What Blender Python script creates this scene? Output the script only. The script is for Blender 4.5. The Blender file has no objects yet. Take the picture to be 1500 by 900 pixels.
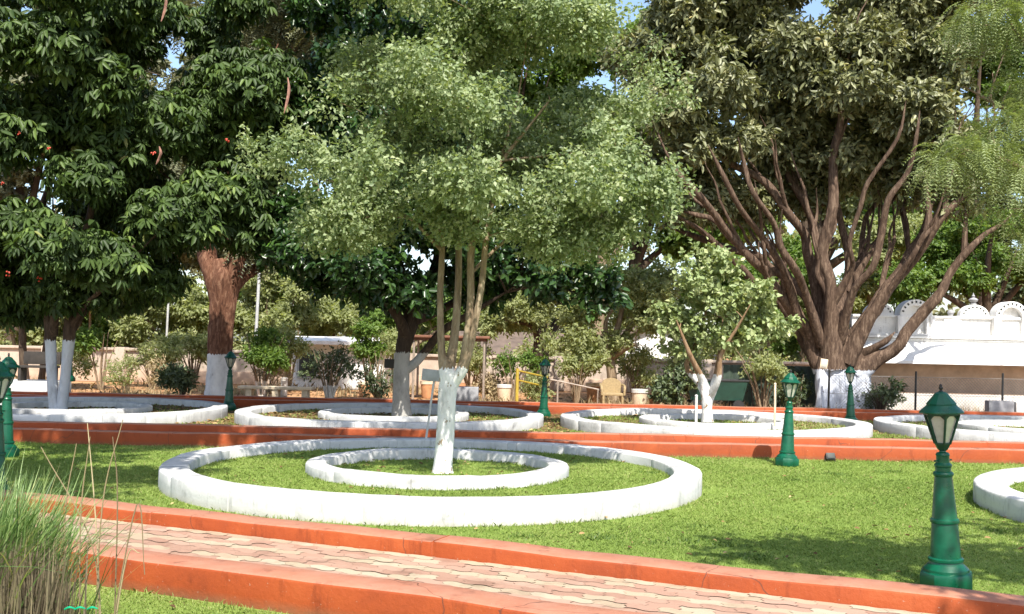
import bpy, bmesh, math, random
import numpy as np
from mathutils import Vector, Matrix, Euler
R = math.radians
random.seed(7)
rng = np.random.default_rng(11)
sc = bpy.context.scene
col = sc.collection

# ------------------------------------------------------------------ camera
EYE = Vector((0, 0, 1.6))
FPX = 1500.0
cam_d = bpy.data.cameras.new('camera')
cam = bpy.data.objects.new('camera', cam_d)
col.objects.link(cam)
cam_d.sensor_width = 36.0
cam_d.lens = 36.0 * FPX / 1500.0
cam_d.clip_end = 2000
cam_d.clip_start = 0.05
ROT = (Matrix.Rotation(R(90 + 2.2), 3, 'X')) @ Matrix.Rotation(R(1.2), 3, 'Z')
cam.matrix_world = Matrix.Translation(EYE) @ ROT.to_4x4()
sc.camera = cam

# ------------------------------------------------------------------ light
SUN_EL, SUN_AZ = 52.0, 12.0        # azimuth: degrees to the right of straight behind the camera
to_sun = Vector((math.sin(R(SUN_AZ)) * math.cos(R(SUN_EL)), -math.cos(R(SUN_AZ)) * math.cos(R(SUN_EL)), math.sin(R(SUN_EL))))
w = bpy.data.worlds.new('World')
sc.world = w
w.use_nodes = True
nt = w.node_tree
nt.nodes.clear()
sky = nt.nodes.new('ShaderNodeTexSky')
sky.sky_type = 'NISHITA'
sky.sun_disc = False
sky.sun_elevation = R(SUN_EL)
sky.sun_rotation = math.atan2(to_sun.x, to_sun.y)
sky.air_density = 1.0
sky.dust_density = 1.6
bg = nt.nodes.new('ShaderNodeBackground')
bg.inputs['Strength'].default_value = 0.15
wo = nt.nodes.new('ShaderNodeOutputWorld')
nt.links.new(sky.outputs[0], bg.inputs[0])
nt.links.new(bg.outputs[0], wo.inputs[0])
sl = bpy.data.lights.new('sun', 'SUN')
sl.energy = 4.8
sl.angle = R(0.5)
sl.color = (1.0, 0.95, 0.86)
so = bpy.data.objects.new('sun', sl)
col.objects.link(so)
so.rotation_euler = to_sun.to_track_quat('Z', 'Y').to_euler()
so.location = (0, -10, 30)
sc.view_settings.view_transform = 'Standard'
sc.view_settings.look = 'None'
sc.view_settings.exposure = 0.92
sc.view_settings.gamma = 1
sc.render.engine = 'CYCLES'
sc.cycles.use_denoising = True
sc.cycles.max_bounces = 8
sc.cycles.diffuse_bounces = 4
sc.cycles.glossy_bounces = 2
sc.cycles.transmission_bounces = 4
sc.cycles.transparent_max_bounces = 8

# ------------------------------------------------------------------ helpers
def at(px, py, D):
    """world point at depth D seen at photo pixel (px, py)"""
    d = ROT @ Vector(((px - 750) / FPX, (450 - py) / FPX, -1))
    return EYE + d * (D / d.y)

def gx(px, D):
    return at(px, 508 + (px - 750) * 0.021, D).x

def tag(o, label=None, cat=None, group=None, kind=None):
    if label: o['label'] = label
    if cat: o['category'] = cat
    if group: o['group'] = group
    if kind: o['kind'] = kind
    return o

def empty(name, loc, label, cat, group=None, rot=(0, 0, 0)):
    o = bpy.data.objects.new(name, None)
    col.objects.link(o)
    o.empty_display_size = 0.2
    o.location = loc
    o.rotation_euler = rot
    return tag(o, label, cat, group)

def copy_tree(o, parent=None):
    c = o.copy()
    col.objects.link(c)
    c.parent = parent
    for ch in list(o.children):
        copy_tree(ch, c)
    return c

def catmull(pts, k=5):
    P = [Vector(p) for p in pts]
    if len(P) < 3:
        return [P[0].lerp(P[-1], i / k) for i in range(k + 1)]
    Q = [P[0] * 2 - P[1]] + P + [P[-1] * 2 - P[-2]]
    out = []
    for i in range(1, len(Q) - 2):
        a, b, c, d = Q[i - 1], Q[i], Q[i + 1], Q[i + 2]
        for s in range(k):
            t = s / k
            out.append(0.5 * ((2 * b) + (c - a) * t + (2 * a - 5 * b + 4 * c - d) * t * t + (3 * b - a - 3 * c + d) * t ** 3))
    out.append(P[-1])
    return out

class MB:
    def __init__(s):
        s.v, s.f, s.c = [], [], []
    def add(s, vs, fs, c=None):
        n = len(s.v)
        s.v += [tuple(v) for v in vs]
        if c is None: c = random.random()
        for f in fs:
            s.f.append([i + n for i in f]); s.c.append(c)
    def box(s, c, size, rot=(0, 0, 0), bev=0.0, col_=None):
        bm = bmesh.new()
        bmesh.ops.create_cube(bm, size=1)
        bmesh.ops.scale(bm, vec=size, verts=bm.verts)
        if bev > 0:
            bmesh.ops.bevel(bm, geom=list(bm.edges), offset=bev, segments=2, affect='EDGES', profile=0.6)
        m = Matrix.Translation(c) @ Euler(rot).to_matrix().to_4x4()
        bm.verts.index_update()
        s.add([m @ v.co for v in bm.verts], [[v.index for v in f.verts] for f in bm.faces], col_)
        bm.free()
    def tube(s, pts, rad, n=8, wob=0.0, smooth_k=0, cap=True, flute=0.0):
        pts = [Vector(p) for p in pts]
        rad = list(rad)
        if smooth_k:
            q = catmull(pts, smooth_k)
            m = len(pts) - 1
            rr = []
            for i in range(len(q)):
                t = i / (len(q) - 1) * m
                a = min(int(t), m - 1)
                rr.append(rad[a] + (rad[a + 1] - rad[a]) * (t - a))
            pts, rad = q, rr
        N = len(pts)
        vs, fs = [], []
        u = None
        ph = random.random() * 6.28
        ph2 = random.random() * 6.28
        for i in range(N):
            t = (pts[min(i + 1, N - 1)] - pts[max(i - 1, 0)])
            if t.length < 1e-9: t = Vector((0, 0, 1))
            t.normalize()
            if u is None:
                u = t.cross(Vector((0.3, 1, 0.1))).normalized()
            u = (u - t * u.dot(t)).normalized()
            b = t.cross(u)
            for k in range(n):
                a = 2 * math.pi * k / n
                r = rad[i] * (1 + wob * (0.6 * math.sin(2 * a + ph + i * 0.35) + 0.4 * math.sin(3 * a + ph2 - i * 0.5) + random.uniform(-.4, .4)))
                if flute: r *= 1 + flute * (math.sin(5 * a + ph) * 0.6 + math.sin(9 * a + ph2) * 0.4)
                vs.append(pts[i] + (u * math.cos(a) + b * math.sin(a)) * r)
        for i in range(N - 1):
            for k in range(n):
                fs.append([i * n + k, i * n + (k + 1) % n, (i + 1) * n + (k + 1) % n, (i + 1) * n + k])
        if cap:
            fs.append(list(range(n))[::-1])
            fs.append([(N - 1) * n + k for k in range(n)])
        s.add(vs, fs)
    def lathe(s, prof, n=24, c=(0, 0, 0), phase=0.0, cap=True):
        vs, fs = [], []
        for r, z in prof:
            for k in range(n):
                a = 2 * math.pi * k / n + phase
                vs.append((c[0] + r * math.cos(a), c[1] + r * math.sin(a), c[2] + z))
        for i in range(len(prof) - 1):
            for k in range(n):
                fs.append([i * n + k, i * n + (k + 1) % n, (i + 1) * n + (k + 1) % n, (i + 1) * n + k])
        if cap:
            fs.append(list(range(n))[::-1])
            fs.append([(len(prof) - 1) * n + k for k in range(n)])
        s.add(vs, fs)
    def prism(s, outline, y0, y1):
        """outline of (x, z) points, extruded from y0 to y1"""
        n = len(outline)
        vs = [(x, y0, z) for x, z in outline] + [(x, y1, z) for x, z in outline]
        fs = [list(range(n)), [n + i for i in range(n)][::-1]]
        for i in range(n):
            fs.append([i, n + i, n + (i + 1) % n, (i + 1) % n])
        s.add(vs, fs)
    def build(s, name, mat, parent=None, world=True, angle=38, smooth=True):
        me = bpy.data.meshes.new(name)
        off = parent_loc(parent) if (parent is not None and world) else Vector((0, 0, 0))
        me.from_pydata([(v[0] - off.x, v[1] - off.y, v[2] - off.z) for v in s.v], [], s.f)
        bm = bmesh.new(); bm.from_mesh(me)
        bmesh.ops.recalc_face_normals(bm, faces=bm.faces)
        bm.to_mesh(me); bm.free()
        a = me.attributes.new('rnd', 'FLOAT', 'FACE')
        a.data.foreach_set('value', s.c)
        if smooth:
            me.polygons.foreach_set('use_smooth', [True] * len(me.polygons))
            me.set_sharp_from_angle(angle=R(angle))
        me.materials.append(mat)
        me.update()
        o = bpy.data.objects.new(name, me)
        col.objects.link(o)
        o.parent = parent
        return o

def parent_loc(p):
    v = Vector((0, 0, 0))
    while p is not None:
        v += p.location
        p = p.parent
    return v

def np_mesh(name, V, quads, rnd, mat, parent=None, smooth=False):
    off = parent_loc(parent)
    V = V - np.array(off)
    k = quads.shape[1]
    me = bpy.data.meshes.new(name)
    me.vertices.add(len(V))
    me.vertices.foreach_set('co', V.astype(np.float32).ravel())
    me.loops.add(quads.size)
    me.loops.foreach_set('vertex_index', quads.astype(np.int32).ravel())
    me.polygons.add(len(quads))
    me.polygons.foreach_set('loop_start', np.arange(0, quads.size, k, dtype=np.int32))
    me.polygons.foreach_set('loop_total', np.full(len(quads), k, dtype=np.int32))
    me.update(calc_edges=True)
    a = me.attributes.new('rnd', 'FLOAT', 'FACE')
    a.data.foreach_set('value', rnd.astype(np.float32))
    if smooth:
        me.polygons.foreach_set('use_smooth', [True] * len(quads))
    me.materials.append(mat)
    o = bpy.data.objects.new(name, me)
    col.objects.link(o)
    o.parent = parent
    return o

def unit(a):
    return a / np.maximum(np.linalg.norm(a, axis=-1, keepdims=True), 1e-9)

def leaves_mesh(name, P, D, N, L, W, rnd, mat, parent, fold=0.22, shape='ovate', curl=0.15):
    D = unit(D)
    N = N - D * np.sum(N * D, axis=1, keepdims=True)
    N = unit(N)
    S = np.cross(D, N)
    L = L[:, None]; W = W[:, None]
    n = len(P)
    if shape == 'rhomb':
        V = np.stack([P, P + D * L * .45 + S * W * .5 + N * W * fold, P + D * L - N * L * curl, P + D * L * .45 - S * W * .5 + N * W * fold], 1).reshape(-1, 3)
        b = (np.arange(n) * 4)[:, None]
        F = np.concatenate([b + np.array([[0, 3, 2]]), b + np.array([[0, 2, 1]])], 0)
    else:
        V = np.stack([P,
                      P + D * L * .28 + S * W * .46 + N * W * fold,
                      P + D * L * .68 + S * W * .40 + N * W * fold - N * L * curl * .5,
                      P + D * L - N * L * curl,
                      P + D * L * .68 - S * W * .40 + N * W * fold - N * L * curl * .5,
                      P + D * L * .28 - S * W * .46 + N * W * fold], 1).reshape(-1, 3)
        b = (np.arange(n) * 6)[:, None]
        F = np.concatenate([b + np.array([[0, 5, 4, 3]]), b + np.array([[0, 3, 2, 1]])], 0)
    return np_mesh(name, V, F, np.concatenate([rnd, rnd]), mat, parent)

# ------------------------------------------------------------------ materials
def new_mat(name):
    m = bpy.data.materials.new(name)
    m.use_nodes = True
    t = m.node_tree
    return m, t, t.nodes['Principled BSDF']

def N_(t, typ, **kw):
    n = t.nodes.new(typ)
    for k, v in kw.items():
        setattr(n, k, v)
    return n

def ramp(t, fac, stops):
    n = t.nodes.new('ShaderNodeValToRGB')
    e = n.color_ramp.elements
    e[0].position, e[0].color = stops[0][0], (*stops[0][1], 1)
    e[1].position, e[1].color = stops[-1][0], (*stops[-1][1], 1)
    for p, c in stops[1:-1]:
        x = e.new(p); x.color = (*c, 1)
    t.links.new(fac, n.inputs[0])
    return n.outputs[0]

def noise(t, scale, detail=4, rough=.55, vec=None, dist=0.0):
    n = t.nodes.new('ShaderNodeTexNoise')
    n.inputs['Scale'].default_value = scale
    n.inputs['Detail'].default_value = detail
    n.inputs['Roughness'].default_value = rough
    n.inputs['Distortion'].default_value = dist
    if vec is not None: t.links.new(vec, n.inputs['Vector'])
    return n.outputs['Fac']

def objco(t, scale=None):
    c = t.nodes.new('ShaderNodeTexCoord').outputs['Object']
    if scale:
        m = t.nodes.new('ShaderNodeMapping')
        m.inputs['Scale'].default_value = scale
        t.links.new(c, m.inputs[0])
        c = m.outputs[0]
    return c

def mixc(t, fac, a, b, mode='MIX'):
    n = t.nodes.new('ShaderNodeMix')
    n.data_type = 'RGBA'; n.blend_type = mode
    if isinstance(fac, float): n.inputs[0].default_value = fac
    else: t.links.new(fac, n.inputs[0])
    for sock, x in ((n.inputs[6], a), (n.inputs[7], b)):
        if isinstance(x, tuple): sock.default_value = (*x, 1)
        else: t.links.new(x, sock)
    return n.outputs[2]

def bump(t, h, strength, dist, bs):
    b = t.nodes.new('ShaderNodeBump')
    b.inputs['Strength'].default_value = strength
    b.inputs['Distance'].default_value = dist
    t.links.new(h, b.inputs['Height'])
    t.links.new(b.outputs[0], bs.inputs['Normal'])

def mathn(t, op, a, b=None):
    n = t.nodes.new('ShaderNodeMath'); n.operation = op
    for i, x in enumerate((a, b)):
        if x is None: continue
        if isinstance(x, (int, float)): n.inputs[i].default_value = x
        else: t.links.new(x, n.inputs[i])
    return n.outputs[0]

def plain(name, c, rough=.6, metal=0, var=.25, scale=6, bmp=.15, spec=.5, dark=None):
    m, t, bs = new_mat(name)
    f = noise(t, scale, 5, .6, objco(t))
    d = dark or tuple(x * (1 - var) for x in c)
    l = tuple(min(1, x * (1 + var * .6)) for x in c)
    t.links.new(ramp(t, f, [(.3, d), (.55, c), (.75, l)]), bs.inputs['Base Color'])
    bs.inputs['Roughness'].default_value = rough
    bs.inputs['Metallic'].default_value = metal
    bs.inputs['Specular IOR Level'].default_value = spec
    if bmp: bump(t, noise(t, scale * 6, 3, .6, objco(t)), bmp, .01, bs)
    return m

def leaf_mat(name, stops, rough=.45, trans=.3, tcol=None, spec=.5):
    m, t, bs = new_mat(name)
    a = N_(t, 'ShaderNodeAttribute', attribute_name='rnd')
    c = ramp(t, a.outputs['Fac'], stops)
    t.links.new(c, bs.inputs['Base Color'])
    bs.inputs['Roughness'].default_value = rough
    bs.inputs['Specular IOR Level'].default_value = spec
    tr = t.nodes.new('ShaderNodeBsdfTranslucent')
    t.links.new(mixc(t, 1.0, c, tcol or (1.0, 1.0, .45), 'MULTIPLY'), tr.inputs[0])
    mx = t.nodes.new('ShaderNodeMixShader')
    mx.inputs[0].default_value = trans
    t.links.new(bs.outputs[0], mx.inputs[1]); t.links.new(tr.outputs[0], mx.inputs[2])
    t.links.new(mx.outputs[0], t.nodes['Material Output'].inputs[0])
    return m

def bark_mat(name, cols, paint_h=None, paint=(.78, .78, .76), scale=(9, 9, 2.2), bmp=.8, wear=.35):
    """bark with a whitewashed band below paint_h (object space)"""
    m, t, bs = new_mat(name)
    co = objco(t, scale)
    f = noise(t, 1.6, 7, .68, co, .6)
    c = ramp(t, f, [(.28, cols[0]), (.5, cols[1]), (.72, cols[2])])
    if paint_h is not None:
        oc = objco(t)
        sep = t.nodes.new('ShaderNodeSeparateXYZ'); t.links.new(oc, sep.inputs[0])
        n1 = noise(t, 1.0, 4, .65, objco(t, (26, 26, 5)))
        edge = mathn(t, 'ADD', sep.outputs[2], mathn(t, 'MULTIPLY', n1, .20))
        under = mathn(t, 'LESS_THAN', edge, paint_h + .10)
        dirt = ramp(t, noise(t, 3.2, 6, .7, objco(t, (1, 1, .5))), [(.30, tuple(x * .55 for x in paint)), (.45, tuple(x * .86 for x in paint)), (.6, paint)])
        chips = mathn(t, 'GREATER_THAN', noise(t, 9, 6, .7, objco(t, (1.4, 1.4, .6))), .5 + wear * .4)
        pc = mixc(t, chips, dirt, cols[1])
        c = mixc(t, under, c, pc)
    t.links.new(c, bs.inputs['Base Color'])
    bs.inputs['Roughness'].default_value = .85
    bs.inputs['Specular IOR Level'].default_value = .25
    bump(t, f, bmp, .03, bs)
    return m

M = {}
def whitewash(name, base=(.55, .545, .53), stain=.5, s=2.4):
    m, t, bs = new_mat(name)
    oc = objco(t)
    f1 = noise(t, s, 7, .68, oc, .3)
    c1 = ramp(t, f1, [(.28, tuple(x * (1 - stain) for x in base)), (.40, tuple(x * (1 - stain * .35) for x in base)), (.52, base)])
    f2 = noise(t, 1.0, 6, .7, objco(t, (16, 16, 3)), .2)
    c = mixc(t, 1.0, c1, ramp(t, f2, [(.25, (.55, .54, .53)), (.45, (1, 1, 1))]), 'MULTIPLY')
    f3 = noise(t, 38, 4, .6, oc)
    c = mixc(t, mathn(t, 'GREATER_THAN', f3, .68), c, (.36, .34, .31))
    fl = mathn(t, 'GREATER_THAN', noise(t, 4.5, 8, .78, oc), .66)
    c = mixc(t, mathn(t, 'MULTIPLY', fl, .35), c, (.36, .35, .33))
    # mud splashed on the lowest few centimetres
    sep = t.nodes.new('ShaderNodeSeparateXYZ'); t.links.new(oc, sep.inputs[0])
    mud = t.nodes.new('ShaderNodeMapRange')
    mud.inputs['From Min'].default_value = .0; mud.inputs['From Max'].default_value = .075
    mud.inputs['To Min'].default_value = .9; mud.inputs['To Max'].default_value = 0
    t.links.new(sep.outputs[2], mud.inputs[0])
    mm = mathn(t, 'MULTIPLY', mud.outputs[0], noise(t, 9, 5, .7, oc))
    c = mixc(t, mm, c, (.30, .27, .18))
    t.links.new(c, bs.inputs['Base Color'])
    bs.inputs['Roughness'].default_value = .75
    bump(t, noise(t, 22, 6, .65, oc), .35, .012, bs)
    return m
M['white'] = whitewash('whitewash')
M['white_old'] = whitewash('old_whitewash', (.54, .54, .53), .6, 1.6)

def red_paint():
    m, t, bs = new_mat('red_kerb_paint')
    oc = objco(t)
    f = noise(t, 1.3, 7, .68, oc, .3)
    c = ramp(t, f, [(.28, (.19, .036, .010)), (.45, (.265, .050, .011)), (.6, (.30, .060, .013)), (.75, (.35, .090, .026))])
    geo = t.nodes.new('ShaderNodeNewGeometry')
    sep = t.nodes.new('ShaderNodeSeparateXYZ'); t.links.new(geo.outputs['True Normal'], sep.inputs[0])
    # tops coloured paler to paint in sun and sky sheen, with patchy dust
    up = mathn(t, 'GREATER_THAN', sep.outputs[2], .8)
    sheen_dust = mathn(t, 'MULTIPLY', up, mathn(t, 'ADD', mathn(t, 'MULTIPLY', noise(t, 4, 7, .7, oc), .75), .18))
    c = mixc(t, sheen_dust, c, (.44, .25, .175))
    sp = mathn(t, 'GREATER_THAN', noise(t, 42, 4, .65, oc), .69)
    c = mixc(t, mathn(t, 'MULTIPLY', sp, .7), c, (.36, .25, .19))
    chip = mathn(t, 'GREATER_THAN', noise(t, 5.5, 7, .75, oc), .70)
    c = mixc(t, mathn(t, 'MULTIPLY', chip, .65), c, (.27, .20, .16))
    st = ramp(t, noise(t, 1.0, 6, .72, objco(t, (6, 6, 1.2))), [(.26, (.50, .46, .46)), (.45, (1, 1, 1))])
    c = mixc(t, 1.0, c, st, 'MULTIPLY')
    oz = t.nodes.new('ShaderNodeSeparateXYZ'); t.links.new(oc, oz.inputs[0])
    mud = t.nodes.new('ShaderNodeMapRange')
    mud.inputs['From Min'].default_value = 0; mud.inputs['From Max'].default_value = .07
    mud.inputs['To Min'].default_value = 1.1; mud.inputs['To Max'].default_value = 0
    t.links.new(oz.outputs[2], mud.inputs[0])
    c = mixc(t, mathn(t, 'MULTIPLY', mud.outputs[0], noise(t, 8, 5, .7, oc)), c, (.15, .10, .055))
    # hairline cracks
    vo = t.nodes.new('ShaderNodeTexVoronoi'); vo.feature = 'DISTANCE_TO_EDGE'; vo.inputs['Scale'].default_value = .7
    ns = t.nodes.new('ShaderNodeTexNoise'); ns.inputs['Scale'].default_value = 3; t.links.new(oc, ns.inputs['Vector'])
    t.links.new(mixc(t, .25, oc, ns.outputs['Color']), vo.inputs['Vector'])
    crk = mathn(t, 'LESS_THAN', vo.outputs['Distance'], .0018)
    c = mixc(t, mathn(t, 'MULTIPLY', crk, .7), c, (.07, .03, .02))
    t.links.new(c, bs.inputs['Base Color'])
    bs.inputs['Roughness'].default_value = .68
    bs.inputs['Specular IOR Level'].default_value = .3
    h = mathn(t, 'SUBTRACT', noise(t, 26, 6, .65, oc), mathn(t, 'MULTIPLY', chip, .4))
    bump(t, h, .5, .010, bs)
    return m
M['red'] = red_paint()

def ground_mat(name, stops, s1=.9, s2=14, bmp=.5, rough=.95):
    m, t, bs = new_mat(name)
    oc = objco(t)
    f = mathn(t, 'ADD', mathn(t, 'MULTIPLY', noise(t, s1, 5, .6, oc, .4), .6), mathn(t, 'MULTIPLY', noise(t, s2, 6, .7, oc), .4))
    t.links.new(ramp(t, f, stops), bs.inputs['Base Color'])
    bs.inputs['Roughness'].default_value = rough
    bs.inputs['Specular IOR Level'].default_value = .1
    bump(t, noise(t, s2 * 2, 6, .7, oc), bmp, .03, bs)
    return m
M['dirt'] = ground_mat('orange_dirt', [(.3, (.26, .13, .06)), (.5, (.40, .22, .11)), (.7, (.48, .30, .17))], .5, 9)
M['lawn'] = ground_mat('lawn_soil', [(.3, (.11, .16, .035)), (.5, (.17, .24, .05)), (.7, (.24, .27, .08))])
M['bed'] = ground_mat('leaf_litter_soil', [(.3, (.075, .05, .028)), (.48, (.15, .10, .05)), (.6, (.16, .15, .05)), (.75, (.25, .18, .09))], .8, 16)
M['blade'] = leaf_mat('grass_blade', [(0, (.12, .185, .04)), (.35, (.195, .28, .06)), (.75, (.265, .35, .085)), (.93, (.35, .41, .14)), (1, (.46, .42, .20))], .55, .3, spec=.25)
M['litter'] = leaf_mat('dry_leaf', [(0, (.09, .05, .025)), (.4, (.20, .12, .05)), (.8, (.34, .22, .10)), (1, (.46, .36, .17))], .7, .1, spec=.2)
M['base'] = plain('joint_sand', (.27, .20, .14), .9, 0, .5, 5)

def paver_mat():
    m, t, bs = new_mat('paver')
    a = N_(t, 'ShaderNodeAttribute', attribute_name='rnd')
    c = ramp(t, a.outputs['Fac'], [(0, (.31, .175, .12)), (.3, (.37, .22, .155)), (.48, (.40, .255, .185)), (.52, (.37, .275, .185)), (.8, (.40, .32, .215)), (1, (.43, .36, .26))])
    oc = objco(t)
    c = mixc(t, 1.0, c, ramp(t, noise(t, 3, 6, .7, oc), [(.28, (.62, .58, .54)), (.5, (1, 1, 1))]), 'MULTIPLY')
    c = mixc(t, mathn(t, 'MULTIPLY', noise(t, 60, 3, .6, oc), .25), c, (.25, .19, .15))
    t.links.new(c, bs.inputs['Base Color'])
    bs.inputs['Roughness'].default_value = .75
    bump(t, noise(t, 90, 3, .6, oc), .3, .004, bs)
    return m
M['paver'] = paver_mat()

def green_paint():
    m, t, bs = new_mat('green_enamel')
    oc = objco(t)
    c = ramp(t, noise(t, 7, 5, .6, oc), [(.3, (.000, .052, .024)), (.55, (.001, .080, .037)), (.75, (.004, .11, .054))])
    c = mixc(t, mathn(t, 'GREATER_THAN', noise(t, 30, 5, .7, oc), .70), c, (.03, .06, .035))
    t.links.new(c, bs.inputs['Base Color'])
    t.links.new(ramp(t, noise(t, 12, 4, .6, oc), [(.3, (.22,) * 3), (.7, (.48,) * 3)]), bs.inputs['Roughness'])
    bump(t, noise(t, 25, 4, .6, oc), .25, .004, bs)
    return m
M['green'] = green_paint()
M['dkgreen'] = plain('dark_green_iron', (.004, .045, .028), .4, 0, .3, 9)
def lamp_glass():
    m, t, bs = new_mat('frosted_pane')
    oc = objco(t)
    t.links.new(ramp(t, noise(t, 9, 5, .6, oc), [(.3, (.36, .36, .30)), (.7, (.58, .57, .50))]), bs.inputs['Base Color'])
    bs.inputs['Roughness'].default_value = .25
    bs.inputs['Transmission Weight'].default_value = .12
    return m
M['pane'] = lamp_glass()
M['black'] = plain('black_iron', (.018, .018, .018), .5, 0, .3, 8)
M['grey'] = plain('grey_concrete', (.30, .30, .31), .85, 0, .3, 4)
M['greyboard'] = plain('grey_board', (.42, .42, .41), .6, 0, .25, 8)
M['darkwood'] = plain('dark_wood', (.035, .028, .022), .7, 0, .4, 8)
M['brownwood'] = plain('brown_metal_roof', (.20, .085, .05), .6, 0, .35, 6)
M['yellow'] = plain('yellow_paint', (.42, .30, .04), .45, 0, .2, 8)
M['steel'] = plain('dull_pipe', (.33, .27, .22), .5, .2, .3, 8)
M['cane'] = plain('tan_cane', (.33, .24, .12), .7, 0, .3, 20)
M['terra'] = plain('terracotta', (.50, .25, .12), .8, 0, .3, 6)
M['cream'] = plain('cream_stone', (.66, .54, .38), .8, 0, .25, 5)
M['tan'] = plain('tan_plaster', (.46, .33, .24), .85, 0, .25, 3)
M['wallwhite'] = whitewash('wall_whitewash', (.60, .58, .54), .45, .9)
M['oldwall'] = whitewash('weathered_wall', (.42, .34, .27), .5, 1.1)
M['bldg'] = whitewash('building_whitewash', (.78, .77, .75), .35, .8)
M['rooftile'] = plain('brown_roof', (.13, .095, .075), .85, 0, .35, 3)
M['opening'] = plain('dark_opening', (.03, .035, .03), .6, 0, .3, 5)
M['greensheet'] = plain('green_sheet', (.05, .075, .055), .6, 0, .35, 3)
M['bin'] = plain('dark_green_bin', (.012, .05, .035), .45, 0, .35, 5)
M['wire'] = plain('galvanised_wire', (.22, .22, .21), .5, .4, .2, 8)

# ------------------------------------------------------------------ terrain and paths
def sheet(name, outline, z, mat, kind='structure'):
    mb = MB()
    mb.add([(x, y, z) for x, y in outline], [list(range(len(outline)))])
    return tag(mb.build(name, mat, smooth=False), kind=kind)

gm = MB()
gm.add([(-400, -60, -.02), (400, -60, -.02), (400, 900, -.02), (-400, 900, -.02)], [[0, 1, 2, 3]])
tag(gm.build('ground', M['dirt'], smooth=False), kind='structure')
sheet('lawn', [(-30, -12), (30, -12), (30, 15.4), (-30, 15.4)], 0.0, M['lawn'])
sheet('planting_soil', [(-30, 17.0), (30, 17.0), (30, 24.4), (-30, 24.4)], 0.002, M['bed'])

PA = Vector((-3.43, 8.59, 0)); PU = Vector((.917, -.399, 0)).normalized(); PN = Vector((-PU.y, PU.x, 0))

def kerb(name, origin, u, n, v0, v1, s0, s1, z0, z1, label=None):
    mb = MB()
    ch = .018
    prof = [(v0, z0), (v0, z1 - ch), (v0 + ch * .4, z1 - ch * .3), (v0 + ch, z1), (v1 - ch, z1), (v1 - ch * .4, z1 - ch * .3), (v1, z1 - ch), (v1, z0)]
    k = int((s1 - s0) / .22)
    rnd = random.Random(31 + int(v0 * 10) + int(origin.y * 3))
    vs, fs = [], []
    ph = [rnd.uniform(0, 6) for _ in range(4)]
    sts = []
    q = s0
    while q < s1:
        Lb = rnd.uniform(.9, 1.5)
        ov, oz = rnd.uniform(-.002, .002), rnd.uniform(-.002, .002)
        if rnd.random() < .22: sts += [(q - .005, ov, oz), (q, .0, -.009), (q + .005, ov, oz)]
        m_ = 5
        for e in range(1, m_ + 1): sts.append((q + .01 + (Lb - .03) * e / m_, ov, oz))
        q += Lb
    k = len(sts) - 1
    for s, ov, oz in sts:
        wv = .006 * math.sin(s * 1.1 + ph[0]) + .004 * math.sin(s * 3.7 + ph[1]) + rnd.uniform(-.002, .002) + ov
        wz = oz + .005 * math.sin(s * 1.7 + ph[2]) + .003 * math.sin(s * 4.9 + ph[3]) + rnd.uniform(-.002, .002)
        for v, z in prof:
            p = origin + u * s + n * (v + wv)
            vs.append((p.x, p.y, z + (wz if z > z0 + .01 else 0)))
    m = len(prof)
    for i in range(k):
        for j in range(m - 1):
            fs.append([i * m + j, i * m + j + 1, (i + 1) * m + j + 1, (i + 1) * m + j])
    fs.append(list(range(m))); fs.append([k * m + j for j in range(m)])
    mb.add(vs, fs)
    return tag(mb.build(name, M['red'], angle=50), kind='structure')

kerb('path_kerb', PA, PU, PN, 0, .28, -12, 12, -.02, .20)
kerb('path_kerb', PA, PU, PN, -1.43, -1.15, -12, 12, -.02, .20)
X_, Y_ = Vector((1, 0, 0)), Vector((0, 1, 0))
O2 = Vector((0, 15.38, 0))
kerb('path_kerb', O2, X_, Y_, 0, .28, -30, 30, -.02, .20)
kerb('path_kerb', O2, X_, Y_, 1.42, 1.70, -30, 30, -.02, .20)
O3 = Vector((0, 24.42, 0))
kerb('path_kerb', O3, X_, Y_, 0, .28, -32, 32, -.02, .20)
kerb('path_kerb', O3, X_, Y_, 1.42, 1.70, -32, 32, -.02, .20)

def paving(name, origin, u, n, v0, v1, s0, s1, z):
    mb = MB()
    tri = lambda x: 2 * abs(2 * (x - math.floor(x + .5))) - 1
    bl, bw = .20, .10
    rows = int(round((v1 - v0) / bw)); cols = int((s1 - s0) / bl)
    cw = (v1 - v0) / rows
    for j in range(rows):
        for i in range(cols):
            off = .5 * (j % 2)
            pts = []
            g = .007
            K = 6
            ring = [(a / K, 0) for a in range(K)] + [(1, a / 3) for a in range(3)] + [(1 - a / K, 1) for a in range(K)] + [(0, 1 - a / 3) for a in range(3)]
            dz = random.uniform(-.0022, .003)
            for a, b in ring:
                a2 = g + a * (1 - 2 * g); b2 = g * 2 + b * (1 - 4 * g)
                s = (i + a2 + off) ; v = j + b2
                ss = s * bl + .022 * tri(v + .25) ; vv = v * cw + .020 * tri((s - off) * 1.0 + .25 + off)
                vv = min(max(vv, 0.002), v1 - v0 - .002)
                p = origin + u * (s0 + ss) + n * (v0 + vv)
                pts.append((p.x, p.y, z + dz))
            c = random.uniform(0, .48) if (j % 3 != 1) else random.uniform(.52, 1)
            if random.random() < .10: c = 1 - c
            mb.add(pts, [list(range(len(pts)))], c)
    return tag(mb.build(name, M['paver'], smooth=False), kind='structure')

def strip(name, origin, u, n, v0, v1, s0, s1, z, mat):
    pts = [origin + u * s0 + n * v0, origin + u * s1 + n * v0, origin + u * s1 + n * v1, origin + u * s0 + n * v1]
    return sheet(name, [(p.x, p.y) for p in pts], z, mat)

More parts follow.
